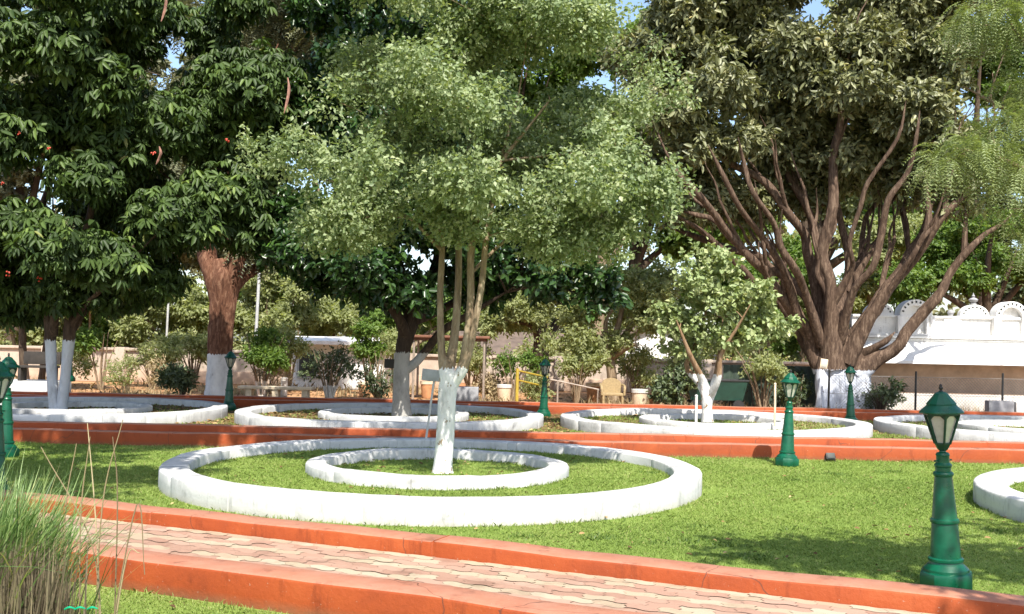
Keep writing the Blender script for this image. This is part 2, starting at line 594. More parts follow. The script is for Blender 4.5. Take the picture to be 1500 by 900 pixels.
strip('path_base', PA, PU, PN, -1.16, .01, -12, 12, .0945, M['base'])
paving('footpath', PA, PU, PN, -1.148, -.002, -5, 8, .098)
strip('footpath', O2, X_, Y_, .27, 1.43, -30, 30, .09, M['paver'])
strip('footpath', O3, X_, Y_, .27, 1.43, -32, 32, .09, M['paver'])

# ------------------------------------------------------------------ white planting rings
RINGS = []
def ring(c, Ro, th, z0, z1, label, group, mat, segs=72):
    root_loc = Vector((c[0], c[1], 0))
    mb = MB()
    ph = [random.uniform(0, 6.28) for _ in range(6)]
    ch = .022
    Ri = Ro - th
    prof = [(Ro, z0), (Ro, z0 + (z1 - z0) * .5), (Ro, z1 - ch), (Ro - ch * .4, z1 - ch * .3), (Ro - ch, z1), (Ri + ch, z1), (Ri + ch * .4, z1 - ch * .3), (Ri, z1 - ch), (Ri, z0)]
    m = len(prof)
    vs, fs = [], []
    nj = max(8, int(2 * math.pi * Ro / random.uniform(.75, .95)))
    angs = []
    for q in range(nj):
        a0 = 2 * math.pi * (q + random.uniform(-.12, .12)) / nj
        dr, dz_ = random.uniform(-.004, .004), random.uniform(-.004, .004)
        nx = 2 * math.pi * (q + 1) / nj
        hw_ = .005 / Ro
        angs += [(a0 - hw_, dr, dz_), (a0, -.007, -.006), (a0 + hw_, dr, dz_)]
        for u in (.2, .4, .6, .8): angs.append((a0 + (nx - a0) * u, dr, dz_))
    angs.sort()
    segs = len(angs)
    for a, dr, dz_ in angs:
        w1 = .008 * math.sin(3 * a + ph[0]) + .004 * math.sin(8 * a + ph[1]) + random.uniform(-.002, .002) + dr
        wz = .005 * math.sin(3 * a + ph[2]) + .002 * math.sin(9 * a + ph[3]) + random.uniform(-.0015, .0015) + dz_
        for r, z in prof:
            rr = r + (w1 if r > (Ro + Ri) / 2 else w1 - 2 * dr) + random.uniform(-.0015, .0015)
            vs.append((c[0] + rr * math.cos(a), c[1] + rr * math.sin(a), z + (wz if z > z0 + .03 else 0)))
    for k in range(segs):
        for j in range(m - 1):
            q = (k + 1) % segs
            fs.append([k * m + j, k * m + j + 1, q * m + j + 1, q * m + j])
    mb.add(vs, fs)
    o = mb.build('planter_ring', mat, angle=50)
    RINGS.append((c, Ro, Ri))
    return tag(o, label, 'planter ring', group)

def disc(name, c, r, z, mat):
    return sheet(name, [(c[0] + r * math.cos(a * math.pi / 36), c[1] + r * math.sin(a * math.pi / 36)) for a in range(72)], z, mat)

C_MAIN = (-.86, 12.17); C_R = (8.05, 10.3)
ROW2 = [(-8.97, 21.0), (-2.42, 21.0), (4.14, 21.0), (10.72, 21.0)]
GO = 'large outer white rings round the garden trees'
GI = 'small inner white rings round the garden trees'
ring(C_MAIN, 3.1, .32, -.02, .22, 'largest white ring wall on the front lawn round the slender pale-barked tree', GO, M['white'], 90)
ring((C_MAIN[0] + .03, C_MAIN[1]), 1.54, .24, .06, .225, 'small inner white ring close around the four-stemmed tree on the front lawn', GI, M['white'])
ring(C_R, 3.1, .32, -.02, .22, 'white ring wall cut off by the right edge of the front lawn', GO, M['white'])
ring((C_R[0], C_R[1]), 1.54, .24, .06, .225, 'small white ring inside the cut off ring on the front lawn', GI, M['white'])
lab_o = ['grey-white outer ring around the twin whitewashed trunk beside the green lamps',
         'shaded outer white ring around the dark round-crowned tree behind the front tree',
         'sunlit outer white ring around the small pale-leaved tree',
         'outer white ring of dark bare soil in front of the chain-link fence']
lab_i = ['small inner ring around the foot of the twin whitewashed trunk',
         'small inner ring around the grey painted trunk of the dark round-crowned tree',
         'small inner ring around the small pale-leaved tree with thin white posts',
         'small inner ring on dark soil in front of the chain-link fence']
for i, c in enumerate(ROW2):
    ring(c, 3.1, .32, -.02, .22, lab_o[i], GO, M['white_old'] if i < 2 else M['white'])
    ring((c[0] + .05, c[1]), 1.54, .24, .06, .215, lab_i[i], GI, M['white_old'] if i < 2 else M['white'])
for c, zc, mt in [(C_MAIN, .10, M['lawn']), (C_R, .10, M['lawn'])] + [(c, .09, M['bed']) for c in ROW2]:
    disc('ring_soil', c, 2.80, zc, mt)

# ------------------------------------------------------------------ grass and litter
def in_path1(x, y):
    v = (x - PA.x) * PN.x + (y - PA.y) * PN.y
    return (v > -1.46) & (v < .31)

def grass(name, x, y, z, h, wd, mat, lean=.5, clump=0):
    n = len(x)
    a = rng.uniform(0, 2 * np.pi, n)
    S = np.stack([np.cos(a), np.sin(a), np.zeros(n)], 1)
    b = rng.uniform(0, 2 * np.pi, n)
    Ld = np.stack([np.cos(b), np.sin(b), np.zeros(n)], 1) * (rng.random(n)[:, None] * lean)
    P = np.stack([x, y, z], 1)
    up = np.array([[0, 0, 1.]])
    H = h[:, None]; W = wd[:, None]
    mid = P + (up + Ld * .4) * H * .55
    tip = P + (up * .95 + Ld * 1.3) * H
    V = np.stack([P - S * W * .5, P + S * W * .5, mid + S * W * .4, tip, mid - S * W * .4], 1).reshape(-1, 3)
    q = (np.arange(n) * 5)[:, None]
    F = q + np.array([[0, 1, 2, 3, 4]])
    pn = .5 + .25 * np.sin(x * 1.3 + 1.7 * np.sin(y * .9)) + .25 * np.sin(y * 2.1 + 1.3 * np.sin(x * 1.7 + 2))
    pn2 = np.sin(x * .55 + 2 * np.sin(y * .37 + 1)) * np.sin(y * .8 + 1.5 * np.sin(x * .45))
    r = np.clip(.30 * pn + .26 * pn2 + .55 * rng.random(n) + .12, 0, .98)
    r = np.where(rng.random(n) < .03, 1.0, r)
    return tag(np_mesh(name, V, F, r, mat), kind='stuff')

def ring_mask(x, y):
    m = np.ones(len(x), bool)
    for c, Ro, Ri in RINGS:
        d = np.hypot(x - c[0], y - c[1])
        m &= ~((d < Ro + .012) & (d > Ri - .012))
    return m

def view_pts(n, d0, d1, pw=1.0, extra=1.06):
    """ground points inside the view wedge (and a little beside it), thinning with depth"""
    u = rng.random(n)
    d = d0 * (d1 / d0) ** (u ** pw)
    x = d * rng.uniform(-.5, .5, n) * extra * 1.08
    return x, d

x, y = view_pts(760000, 4.4, 15.36, 1.0, 1.18)
din = np.minimum(np.hypot(x - C_MAIN[0], y - C_MAIN[1]), np.hypot(x - C_R[0], y - C_R[1]))
ok = ring_mask(x, y) & ~in_path1(x, y)
x, y, din = x[ok], y[ok], din[ok]
thin = rng.random(len(x)) < np.where(din < 1.3, .55, 1.0) * np.where((np.sin(x * 2.3 + np.sin(y * 3.1)) * np.sin(y * 1.9 + 2 * np.sin(x)) > .72), .5, 1)
x, y, din = x[thin], y[thin], din[thin]
z = np.where(din < 2.85, .10, .0)
sc_ = np.clip(y / 8, .7, 2.0)
h = rng.uniform(.007, .019, len(x)) * np.clip(sc_, .9, 1.35)
grass('lawn_grass', x, y, z, h, .0040 * sc_, M['blade'], 1.4)

wx, wy = [], []
for i in range(60):
    d = 5 * (15.2 / 5) ** random.random(); cx_ = d * random.uniform(-.52, .52)
    for k in range(random.randint(25, 120)):
        wx.append(cx_ + random.gauss(0, .10)); wy.append(d + random.gauss(0, .07))
wx, wy = np.array(wx), np.array(wy)
ok = ring_mask(wx, wy) & ~in_path1(wx, wy) & (wy < 15.33)
wx, wy = wx[ok], wy[ok]
din = np.minimum(np.hypot(wx - C_MAIN[0], wy - C_MAIN[1]), np.hypot(wx - C_R[0], wy - C_R[1]))
grass('weed_tufts', wx, wy, np.where(din < 2.85, .10, 0), rng.uniform(.015, .035, len(wx)), np.full(len(wx), .008), leaf_mat('weed', [(0, (.07, .13, .025)), (1, (.17, .27, .05))], .5, .3), 1.4)

# longer tufts against kerb and ring edges
ex, ey = [], []
for i in range(9000):
    s = random.uniform(-7, 10); v = random.choice((-1.45 - abs(random.gauss(0, .05)), .30 + abs(random.gauss(0, .04))))
    p = PA + PU * s + PN * v
    if math.sin(s * 3.3) + math.sin(s * 7.1 + 1) > random.uniform(-1, 2): ex.append(p.x); ey.append(p.y)
for c, Ro, Ri in RINGS[:4]:
    for i in range(7000):
        a = random.uniform(0, 6.283)
        r = random.choice((Ro + .015 + abs(random.gauss(0, .03)), Ri - .015 - abs(random.gauss(0, .03))))
        if math.sin(a * 9) + math.sin(a * 23 + 1) > random.uniform(-1.4, 2): ex.append(c[0] + r * math.cos(a)); ey.append(c[1] + r * math.sin(a))
for i in range(9000):
    s = random.uniform(-9, 9)
    if math.sin(s * 2.3) + math.sin(s * 5.1 + 1) > random.uniform(-1, 2): ex.append(s); ey.append(15.36 - abs(random.gauss(0, .06)))
ex, ey = np.array(ex), np.array(ey)
ok = ring_mask(ex, ey) & ~in_path1(ex, ey) & (ey > 3)
ex, ey = ex[ok], ey[ok]
din = np.minimum(np.hypot(ex - C_MAIN[0], ey - C_MAIN[1]), np.hypot(ex - C_R[0], ey - C_R[1]))
grass('edge_grass', ex, ey, np.where(din < 2.85, .10, 0), rng.uniform(.015, .05, len(ex)), np.full(len(ex), .006), M['blade'], .8)

# second row: thin dry grass, thicker in the two right hand rings
x, y = view_pts(90000, 17.05, 24.4, 1.0, 1.1)
pt = np.sin(x * 1.1 + 1.3 * np.sin(y * 1.4)) * np.sin(y * 1.7 + np.sin(x * .8))
keep = rng.random(len(x)) < np.where(x > 1.2, .35 + .65 * (pt > 0), .12 + .5 * (pt > .35))
keep &= ring_mask(x, y)
x, y = x[keep], y[keep]
z = np.zeros(len(x))
for c in ROW2: z = np.where(np.hypot(x - c[0], y - c[1]) < 2.8, .09, z)
grass('bed_grass', x, y, z, rng.uniform(.02, .055, len(x)), np.full(len(x), .016), M['blade'], .9)

def litter(name, n, d0, d1, mask=None, size=.07, z0=.02):
    x, y = view_pts(n, d0, d1, 1.0, 1.1)
    k = ring_mask(x, y) & ~in_path1(x, y)
    if mask is not None: k &= mask(x, y)
    x, y = x[k], y[k]; n = len(x)
    z = np.full(n, z0)
    for c in [C_MAIN, C_R]: z = np.where(np.hypot(x - c[0], y - c[1]) < 2.8, .10 + z0, z)
    for c in ROW2: z = np.where(np.hypot(x - c[0], y - c[1]) < 2.8, .09 + z0, z)
    a = rng.uniform(0, 6.28, n)
    D = np.stack([np.cos(a), np.sin(a), rng.uniform(-.15, .35, n)], 1)
    Nn = np.stack([rng.normal(0, .35, n), rng.normal(0, .35, n), np.ones(n)], 1)
    L = rng.uniform(.6, 1.3, n) * size
    return tag(leaves_mesh(name, np.stack([x, y, z], 1), D, Nn, L, L * .5, rng.random(n), M['litter'], None), kind='stuff')
litter('fallen_leaves', 9000, 17.1, 24.4, lambda x, y: rng.random(len(x)) < np.where(x > 1.2, .25, 1), .09, .012)
litter('fallen_leaves', 4500, 5, 15.3, lambda x, y: rng.random(len(x)) < np.where(np.hypot(x - C_MAIN[0], y - C_MAIN[1]) < 1.3, .9, .10), .05, .025)
litter('fallen_leaves', 5000, 26.2, 36, None, .10, -.005)

# ------------------------------------------------------------------ lamps
def lamp_master():
    root = empty('garden_lamp', (0, 0, 0), 'green lamp', 'lamp post')
    b = MB()
    b.lathe([(.172, 0), (.178, .012), (.178, .095), (.172, .112), (.150, .122)], 8, phase=R(22.5))
    b.lathe([(.150, .118), (.148, .135), (.125, .158), (.112, .170), (.108, .185), (.116, .19), (.116, .205), (.104, .213)], 24)
    b.build('base', M['green'], root, angle=30)
    c = MB()
    c.lathe([(.100, .20), (.086, .44), (.085, .445), (.094, .45), (.096, .462), (.094, .474), (.083, .48), (.058, .765), (.066, .772), (.068, .785), (.062, .797), (.052, .802), (.052, .828), (.058, .835), (.059, .846), (.050, .855), (.044, .862), (.043, .905), (.047, .915), (.040, .928), (.022, .935), (.020, .95)], 16)
    c.tube([(-.075, 0, .875), (.075, 0, .875)], [.006, .006], 6)
    c.build('column', M['green'], root, angle=30)
    f = MB()
    n = 6
    f.lathe([(.020, .94), (.036, .952), (.052, .985), (.056, .99), (.056, .998), (.045, 1.0)], n)
    f.lathe([(.112, 1.186), (.122, 1.190), (.122, 1.203), (.100, 1.205)], n)
    for k in range(n):
        a = 2 * math.pi * k / n
        d = Vector((math.cos(a), math.sin(a), 0))
        f.tube([d * .052 + Vector((0, 0, .99)), d * .117 + Vector((0, 0, 1.195))], [.008, .009], 5)
        a2 = a + math.pi / n
        # spandrels that round off the head of each pane
        p0, p1 = d * .111, Vector((math.cos(a + math.pi / 3), math.sin(a + math.pi / 3), 0)) * .111
        up = Vector((0, 0, 1.192)); low = Vector((0, 0, 1.155))
        q0 = d * .102; q1 = Vector((math.cos(a + math.pi / 3), math.sin(a + math.pi / 3), 0)) * .102
        f.add([p0 + up, p0.lerp(p1, .38) + up, q0 + low], [[0, 1, 2]])
        f.add([p1 + up, p1.lerp(p0, .38) + up, q1 + low], [[0, 1, 2]])
    f.build('lantern_frame', M['dkgreen'], root, angle=30)
    g = MB()
    g.lathe([(.046, .996), (.106, 1.19)], n, cap=False)
    g.build('glass', M['pane'], root, smooth=False)
    r = MB()
    r.lathe([(.120, 1.200), (.148, 1.203), (.150, 1.210), (.138, 1.224), (.104, 1.252), (.098, 1.262), (.102, 1.266), (.098, 1.272), (.078, 1.296), (.058, 1.318), (.044, 1.338), (.030, 1.346), (.015, 1.350)], 12)
    rr = r.build('roof', M['green'], root, angle=22)
    k = MB()
    k.lathe([(.010, 1.345), (.015, 1.352), (.009, 1.360), (.014, 1.370), (.016, 1.377), (.010, 1.386), (.012, 1.394), (.004, 1.403), (.001, 1.404)], 12)
    k.build('finial', M['black'], rr)
    return root
LAMP = lamp_master()
LG = 'green lantern posts of the garden'
lamps = [
    (gx(1388, 7.13), 7.13, 0, -2.4, 1.0, 20, 'nearest green lantern post, on the lawn by the red path kerb at the right'),
    (gx(1154, 14.5), 14.5, 0, 3.0, .97, 35, 'green lantern post leaning on the lawn edge in front of the sunlit red kerb'),
    (gx(1247, 23.2), 23.2, 0, -1.0, .97, 10, 'green lantern post standing in front of the whitewashed fig trunk'),
    (gx(798, 23.6), 23.6, 0, 1.0, .98, 0, 'dark green lantern post beside the yellow railing between two rings'),
    (gx(338, 23.6), 23.6, 0, .5, 1.0, 15, 'dark green lantern post in front of the big brown-barked trunk'),
    (gx(0, 9.9), 9.9, 0, 0, 1.0, 12, 'green lantern post cut off by the left edge behind the tall grass clump'),
    (gx(14, 13.6), 13.6, 0, 0, .98, 0, 'green lantern post half hidden behind the one at the left edge'),
    (gx(103, 27.6), 27.6, .41, 0, .95, 0, 'far green lantern post on the white plinth behind the twin white trunk'),
]
for i, (lx, ly, lz, tilt, s, rz, lab) in enumerate(lamps):
    o = LAMP if i == 0 else copy_tree(LAMP)
    o.location = (lx, ly, lz)
    o.rotation_euler = (0, R(tilt), R(rz))
    o.scale = (s, s, s)
    tag(o, lab, 'lamp post', LG)

# ------------------------------------------------------------------ trees
BARK = {
    'pale': bark_mat('pale_bark', ((.10, .07, .045), (.26, .195, .125), (.44, .36, .25)), 1.23, wear=.28),
    'twin': bark_mat('twin_bark', ((.028, .018, .012), (.065, .042, .028), (.15, .10, .07)), 1.44, (.60, .62, .66), wear=.5),
    'brown': bark_mat('brown_bark', ((.040, .017, .010), (.14, .062, .036), (.31, .18, .115)), 1.22, (.74, .73, .71), (9, 9, 2.6), 1.0, wear=.45),
    'grey': bark_mat('grey_bark', ((.018, .012, .009), (.045, .03, .02), (.09, .065, .045)), 1.34, (.36, .35, .32), wear=.6),
    'young': bark_mat('young_bark', ((.14, .08, .045), (.25, .16, .09), (.36, .26, .17)), 1.02, (.72, .72, .70), wear=.25),
    'fig': bark_mat('fig_bark', ((.026, .016, .011), (.095, .060, .041), (.24, .17, .12)), 1.16, (.56, .59, .66), (9, 9, 2.2), .9, wear=.35),
    'dark': bark_mat('dark_bark', ((.03, .02, .014), (.07, .048, .033), (.12, .09, .06))),
    'dry': bark_mat('dry_bark', ((.12, .08, .05), (.22, .16, .10), (.34, .27, .19))),
    'drywhite': bark_mat('white_foot_bark', ((.12, .08, .05), (.22, .16, .10), (.34, .27, .19)), .45, (.70, .68, .64)),
}
LEAF = {
    'feather': leaf_mat('fine_leaf', [(0, (0.095, 0.150, 0.065)), (.3, (0.19, 0.258, 0.115)), (.7, (0.315, 0.385, 0.19)), (1, (0.47, 0.51, 0.30))], .5, .42),
    'palm': leaf_mat('compound_leaf', [(0, (0.025, 0.046, 0.013)), (.45, (0.050, 0.087, 0.021)), (.82, (0.089, 0.143, 0.034)), (.95, (0.178, 0.257, 0.061)), (1, (0.257, 0.235, 0.085))], .5, .28, spec=.3),
    'broad': leaf_mat('glossy_leaf', [(0, (0.015, 0.040, 0.013)), (.5, (0.030, 0.069, 0.018)), (.9, (0.062, 0.125, 0.025)), (.97, (0.150, 0.325, 0.037)), (1, (0.213, 0.400, 0.050))], .32, .2),
    'palegreen': leaf_mat('pale_leaf', [(0, (0.138, 0.196, 0.069)), (.4, (0.253, 0.322, 0.127)), (.8, (0.380, 0.437, 0.207)), (1, (0.529, 0.540, 0.299))], .5, .3),
    'fig': leaf_mat('fig_leaf', [(0, (0.079, 0.087, 0.041)), (.4, (0.162, 0.175, 0.081)), (.8, (0.275, 0.282, 0.141)), (.95, (0.460, 0.438, 0.234)), (1, (0.672, 0.532, 0.234))], .42, .25, spec=.4),
    'light': leaf_mat('light_pinnate_leaf', [(0, (.12, .16, .06)), (.5, (.22, .28, .10)), (1, (.34, .40, .18))], .5, .4),
    'dull': leaf_mat('dull_leaf', [(0, (0.074, 0.088, 0.047)), (.5, (0.149, 0.162, 0.088)), (1, (0.257, 0.250, 0.135))], .6, .3),
    'dryish': leaf_mat('dry_foliage', [(0, (.20, .22, .09)), (.45, (.32, .36, .16)), (.8, (.42, .46, .22)), (1, (.51, .50, .27))], .6, .55),
    'bright': leaf_mat('bright_leaf', [(0, (0.069, 0.138, 0.023)), (.5, (0.138, 0.230, 0.040)), (1, (0.253, 0.356, 0.081))], .5, .52),
    'dkshrub': leaf_mat('dark_shrub_leaf', [(0, (0.033, 0.053, 0.024)), (.5, (0.075, 0.105, 0.045)), (1, (0.180, 0.225, 0.090))], .5, .25),
    'straw': leaf_mat('straw', [(0, (.17, .125, .07)), (.5, (.33, .255, .14)), (1, (.50, .41, .24))], .7, .2),
    'reed': leaf_mat('reed', [(0, (.08, .15, .045)), (.5, (.18, .29, .085)), (.9, (.30, .41, .15)), (1, (.46, .42, .20))], .5, .35),
}

def clumps_from(ell, D, per, r, jit=1.0, deep=1.15):
    """ell: (px, py, rx, ry[, depth offset]) ellipses in the photo at depth D -> clump centres in the world"""
    out = []
    s = D / FPX
    for e in ell:
        px, py, rx, ry = e[:4]
        off = e[4] if len(e) > 4 else 0
        n = max(2, int(round(per * (rx * ry) * s * s / (r * r))))
        rd = min(rx, ry * 1.5) * s * deep
        for i in range(n):
            v = rng.normal(size=3); v /= np.linalg.norm(v)
            rr = random.uniform(.35, 1) ** .6
            q = at(px + v[0] * rx * rr, py + v[2] * ry * rr, D)
            out.append((q.x, q.y + off + v[1] * rd * rr * jit, q.z, r * random.uniform(.7, 1.3)))
    return np.array(out)

def crown(parent, clumps, n_leaf, L, W, mat, kind='spray', spray=14, twig=.28, droop=.25, name='crown', shape='ovate', fold=.22, flat=.7):
    nc = len(clumps)
    ns = max(nc, n_leaf // spray)
    wgt = clumps[:, 3] ** 2; wgt = wgt / wgt.sum()
    ci = rng.choice(nc, ns, p=wgt)
    v = unit(rng.normal(size=(ns, 3)))
    v[:, 2] = v[:, 2] * .8 + .12
    rad = clumps[ci, 3:4]
    S = clumps[ci, :3] + v * rad * (rng.random((ns, 1)) ** .55) * np.array([[1, 1, flat]])
    T = unit(v * .9 + rng.normal(0, .45, (ns, 3)) + np.array([[0, 0, .15 - droop]]))
    srnd = rng.random(ns)
    k = spray
    if kind == 'palm':
        # whorls of long leaflets hanging from one point
        a = rng.uniform(0, 2 * np.pi, (ns, 1)) + np.arange(k)[None, :] * (2 * np.pi / k) + rng.normal(0, .15, (ns, k))
        ax = unit(np.array([[0, -.15, .85]]) + rng.normal(0, .38, (ns, 3)) + v * .45)
        e1 = unit(np.cross(ax, rng.normal(size=(ns, 3)))); e2 = np.cross(ax, e1)
        dirs = e1[:, None, :] * np.cos(a)[..., None] + e2[:, None, :] * np.sin(a)[..., None]
        dirs = dirs + ax[:, None, :] * rng.uniform(-.75, .15, (ns, 1, 1)) + np.array([0, 0, -droop])
        P = S[:, None, :] + dirs * .02
        Nn = ax[:, None, :] + dirs * .1 + 0 * dirs
        Lk = L * rng.uniform(.7, 1.25, (ns, 1)) * rng.uniform(.75, 1.1, (ns, k))
    elif kind == 'pinnate':
        # a drooping rachis with pairs of narrow leaflets
        u = (np.arange(k) // 2 + .5) / (k / 2)
        side = np.where(np.arange(k) % 2 == 0, 1, -1)
        up = np.array([[0, 0, 1.]])
        lat = unit(np.cross(T, up + rng.normal(0, .3, (ns, 3))))
        P = S[:, None, :] + T[:, None, :] * (u * twig)[None, :, None] + np.array([0, 0, -1.]) * (u ** 2 * twig * .45 * (1 + droop))[None, :, None]
        dirs = lat[:, None, :] * side[None, :, None] + T[:, None, :] * .45 + np.array([0, 0, -.15]) + rng.normal(0, .12, (ns, k, 3))
        Nn = np.cross(lat, T)[:, None, :] * np.ones((1, k, 1)); Nn = np.where(Nn[..., 2:3] < 0, -Nn, Nn) + rng.normal(0, .15, (ns, k, 3))
        Lk = L * rng.uniform(.8, 1.2, (ns, k)) * (1 - .35 * (2 * u - 1)[None, :] ** 2)
    else:
        u = rng.random((ns, k))
        P = S[:, None, :] + T[:, None, :] * (u * twig)[..., None] + rng.normal(0, twig * .16, (ns, k, 3))
        dirs = T[:, None, :] * .6 + rng.normal(0, .65, (ns, k, 3)) + np.array([0, 0, -droop])
        Nn = np.array([0, -.22, .52]) + rng.normal(0, .5, (ns, k, 3)) + v[:, None, :] * .6
        Lk = L * rng.uniform(.65, 1.25, (ns, k))
    rn = np.clip(.55 * srnd[:, None] + .45 * rng.random((ns, k)), 0, 1)
    Lf = Lk.ravel()
    return leaves_mesh(name, P.reshape(-1, 3), dirs.reshape(-1, 3), Nn.reshape(-1, 3) + 0.0, Lf, Lf * (W / L) * rng.uniform(.85, 1.15, len(Lf)), rn.ravel(), mat, parent, fold=fold, shape=shape)

def limbs_mesh(parent, limbs, mat, n=10, wob=.10, name='trunk', flute=0.0):
    mb = MB()
    for pts, rad in limbs:
        if len(rad) > 2 and rad[-1] < .6 * rad[0]: rad = list(rad[:-1]) + [min(rad[-1], .010)]
        mb.tube(pts, rad, n if max(rad) > .05 else 6, wob, 4, flute=flute if max(rad) > .25 else 0)
    return mb.build(name, mat, parent, angle=80)

def pxlimb(D, pts, s=None):
    """pts: (px, py, radius px, depth offset) -> world polyline with radii in metres"""
    k = D / FPX
    return ([at(p[0], p[1], D) + Vector((0, p[3] if len(p) > 3 else 0, 0)) for p in pts], [p[2] * k for p in pts])

def reach(limbs, clumps, r0=.03, share=.6, bend=.15, rt=.006, maxlen=3.2, src=None):
    """branches from the nearest points of the limbs out to the clumps"""
    nodes, rads = [], []
    for pts, rad in limbs:
        q = catmull(pts, 4); m = len(pts) - 1
        for i in range(len(q)):
            if i < len(q) * .35: continue
            t = i / (len(q) - 1) * m; a = min(int(t), m - 1)
            nodes.append(q[i]); rads.append(rad[a] + (rad[a + 1] - rad[a]) * (t - a))
    out = []
    for c in clumps:
        if random.random() > share: continue
        p = Vector(c[:3])
        best, bi = 1e9, 0
        for i, q in enumerate(nodes):
            d = (q - p).length + max(0, q.z - p.z) * 1.5
            if d < best: best, bi = d, i
        q = nodes[bi]
        L = (p - q).length
        if L > maxlen or L < .1: continue
        mid = q.lerp(p, .5) + Vector((random.uniform(-1, 1), random.uniform(-1, 1), random.uniform(-.2, .8))) * bend * L
        r = min(rads[bi] * .6, r0 * (.5 + L * .35))
        out.append(([q, mid, p], [r, r * .6, rt]))
        nodes += [mid]; rads += [r * .6]
    return out

def tree(name, label, base, limbs, ell, D, bark, leafm, n_leaf, L, W, per=.8, r=.45, group=None, kind='spray', cat='tree', share=.6, n=10, wob=.1, flute=0, r0=.03, maxlen=3.2, deep=1.15, **kw):
    root = empty(name, base, label, cat, group)
    cl = clumps_from(ell, D, per, r, deep=deep)
    br = reach(limbs, cl, r0, share, maxlen=maxlen)
    limbs_mesh(root, limbs + br, BARK[bark], n, wob, flute=flute)
    crown(root, cl, n_leaf, L, W, LEAF[leafm], kind, **kw)
    return root, cl

# front tree: four slender stems above a whitewashed foot
D = 12.1
fl = [pxlimb(D, [(648, 697, 19), (649, 680, 14.5), (653, 620, 13), (656, 570, 13), (655, 545, 12), (652, 520, 7, .02)]),
      pxlimb(D, [(655, 585, 8), (664, 562, 8.5), (678, 540, 8, -.05), (690, 505, 6, -.1), (706, 420, 4.8, -.15), (713, 350, 4, -.2), (730, 260, 3.2, -.3), (760, 150, 2, -.5)]),
      pxlimb(D, [(651, 548, 8), (646, 510, 6, .05), (644, 430, 4.8, .1), (646, 350, 4.3, .15), (630, 270, 3.5, .3), (590, 180, 2, .5)]),
      pxlimb(D, [(656, 548, 9), (664, 500, 6.5, .1), (670, 420, 5.6, .2), (671, 340, 5, .3), (680, 250, 4, .5), (690, 100, 3, .8)]),
      pxlimb(D, [(672, 550, 6), (683, 505, 6, -.1), (690, 440, 5.6, -.1), (692, 360, 5, -.2), (720, 270, 4, -.4), (800, 170, 2.5, -.7)]),
      pxlimb(D, [(692, 400, 3, -.1), (740, 350, 2.4, .2), (800, 310, 2, .4), (870, 280, 1.6, .6)]),
      pxlimb(D, [(645, 365, 3, .1), (600, 320, 2.4, 0), (540, 290, 1.8, -.2)])]
fe = [(640, 40, 115, 55, -.5), (800, 40, 115, 55, -.5), (720, 60, 90, 50, -.7), (560, 95, 60, 45, -.3), (500, 340, 34, 12), (660, 338, 30, 14), (780, 345, 34, 14), (820, 352, 26, 16), (535, 255, 90, 85, -.6), (490, 250, 48, 52, -.3), (640, 235, 120, 95, -.6), (560, 180, 100, 75), (690, 130, 140, 100, .4), (620, 70, 100, 80), (830, 150, 130, 110), (850, 262, 105, 80, .4), (770, 250, 120, 75, -.5), (905, 245, 70, 58), (925, 300, 40, 30), (700, 285, 80, 34, -1.2), (840, 270, 70, 50, -1.0), (905, 330, 46, 28), (872, 358, 36, 16), (930, 170, 42, 55), (770, 10, 170, 80), (900, 70, 80, 75), (610, 310, 70, 22), (730, 305, 80, 25), (840, 330, 60, 28), (750, -110, 190, 90), (620, -40, 110, 70), (690, -230, 210, 100), (700, -370, 170, 80), (545, 330, 40, 18, .4), (880, 180, 70, 60, 1)]
fe = [(e[0], e[1], e[2], e[3], (e[4] if len(e) > 4 else 0) - (.55 if e[1] > 150 else .25)) for e in fe]
T1, _ = tree('slender_tree', 'slender four-stemmed tree with airy light green crown inside the largest white ring', (at(648, 692, D).x, D, .1), fl, fe, D, 'pale', 'feather', 142000, .058, .037, per=1.15, r=.36, share=.6, r0=.018, spray=18, twig=.22, droop=.12, flat=.55, deep=1.7, shape='rhomb', fold=.12)
ro = MB()

# twin-trunk tree at left with drooping compound leaves
D = 20.6
fl = [pxlimb(D, [(82, 609, 10), (79, 590, 7.5), (76, 550, 7), (74, 497, 7.5), (66, 450, 8, .1), (50, 400, 6, .3), (40, 330, 5, .5), (60, 200, 4, .8)]),
      pxlimb(D, [(89, 609, 9), (91, 590, 7.5), (96, 545, 7.2), (101, 500, 9), (108, 450, 8, -.1), (120, 400, 6, -.3), (150, 320, 5, -.6), (180, 200, 4, -.9)]),
      pxlimb(D, [(78, 490, 7), (90, 450, 6, -.3), (97, 400, 5, -.6), (110, 300, 4, -1)]),
      pxlimb(D, [(100, 490, 7), (118, 450, 5.5, .2), (125, 420, 5, .3), (190, 330, 4, .7), (270, 250, 3.5, 1), (350, 180, 3, 1)]),
      pxlimb(D, [(102, 485, 5), (128, 455, 4, -.3), (170, 430, 3, -.8), (230, 390, 2.5, -1.4)])]
fe = [(60, 110, 120, 110), (200, 110, 130, 110, -.5), (330, 150, 85, 90), (120, 270, 140, 95, -.8), (250, 270, 115, 85), (345, 240, 55, 60, .5), (60, 370, 95, 62), (180, 370, 85, 52, -.6), (-40, 280, 90, 170), (385, 150, 35, 55, .4), (90, 10, 140, 65), (240, 40, 100, 50), (230, 395, 38, 30, -.8), (20, 420, 40, 28), (130, 420, 50, 18), (325, 315, 62, 38, -.4), (300, 352, 26, 16, -.8), (160, 200, 150, 90, .8), (280, 60, 110, 80, .5), (395, 80, 30, 50)]
T2, c2 = tree('compound_leaf_tree', 'dark tree with large drooping compound leaves on a twin whitewashed trunk', (gx(86, D), D, .09), fl, fe, D, 'twin', 'palm', 126000, .215, .074, per=1.7, r=.72, share=.7, kind='palm', spray=7, droop=.45, flat=.9, r0=.035, deep=1.6)
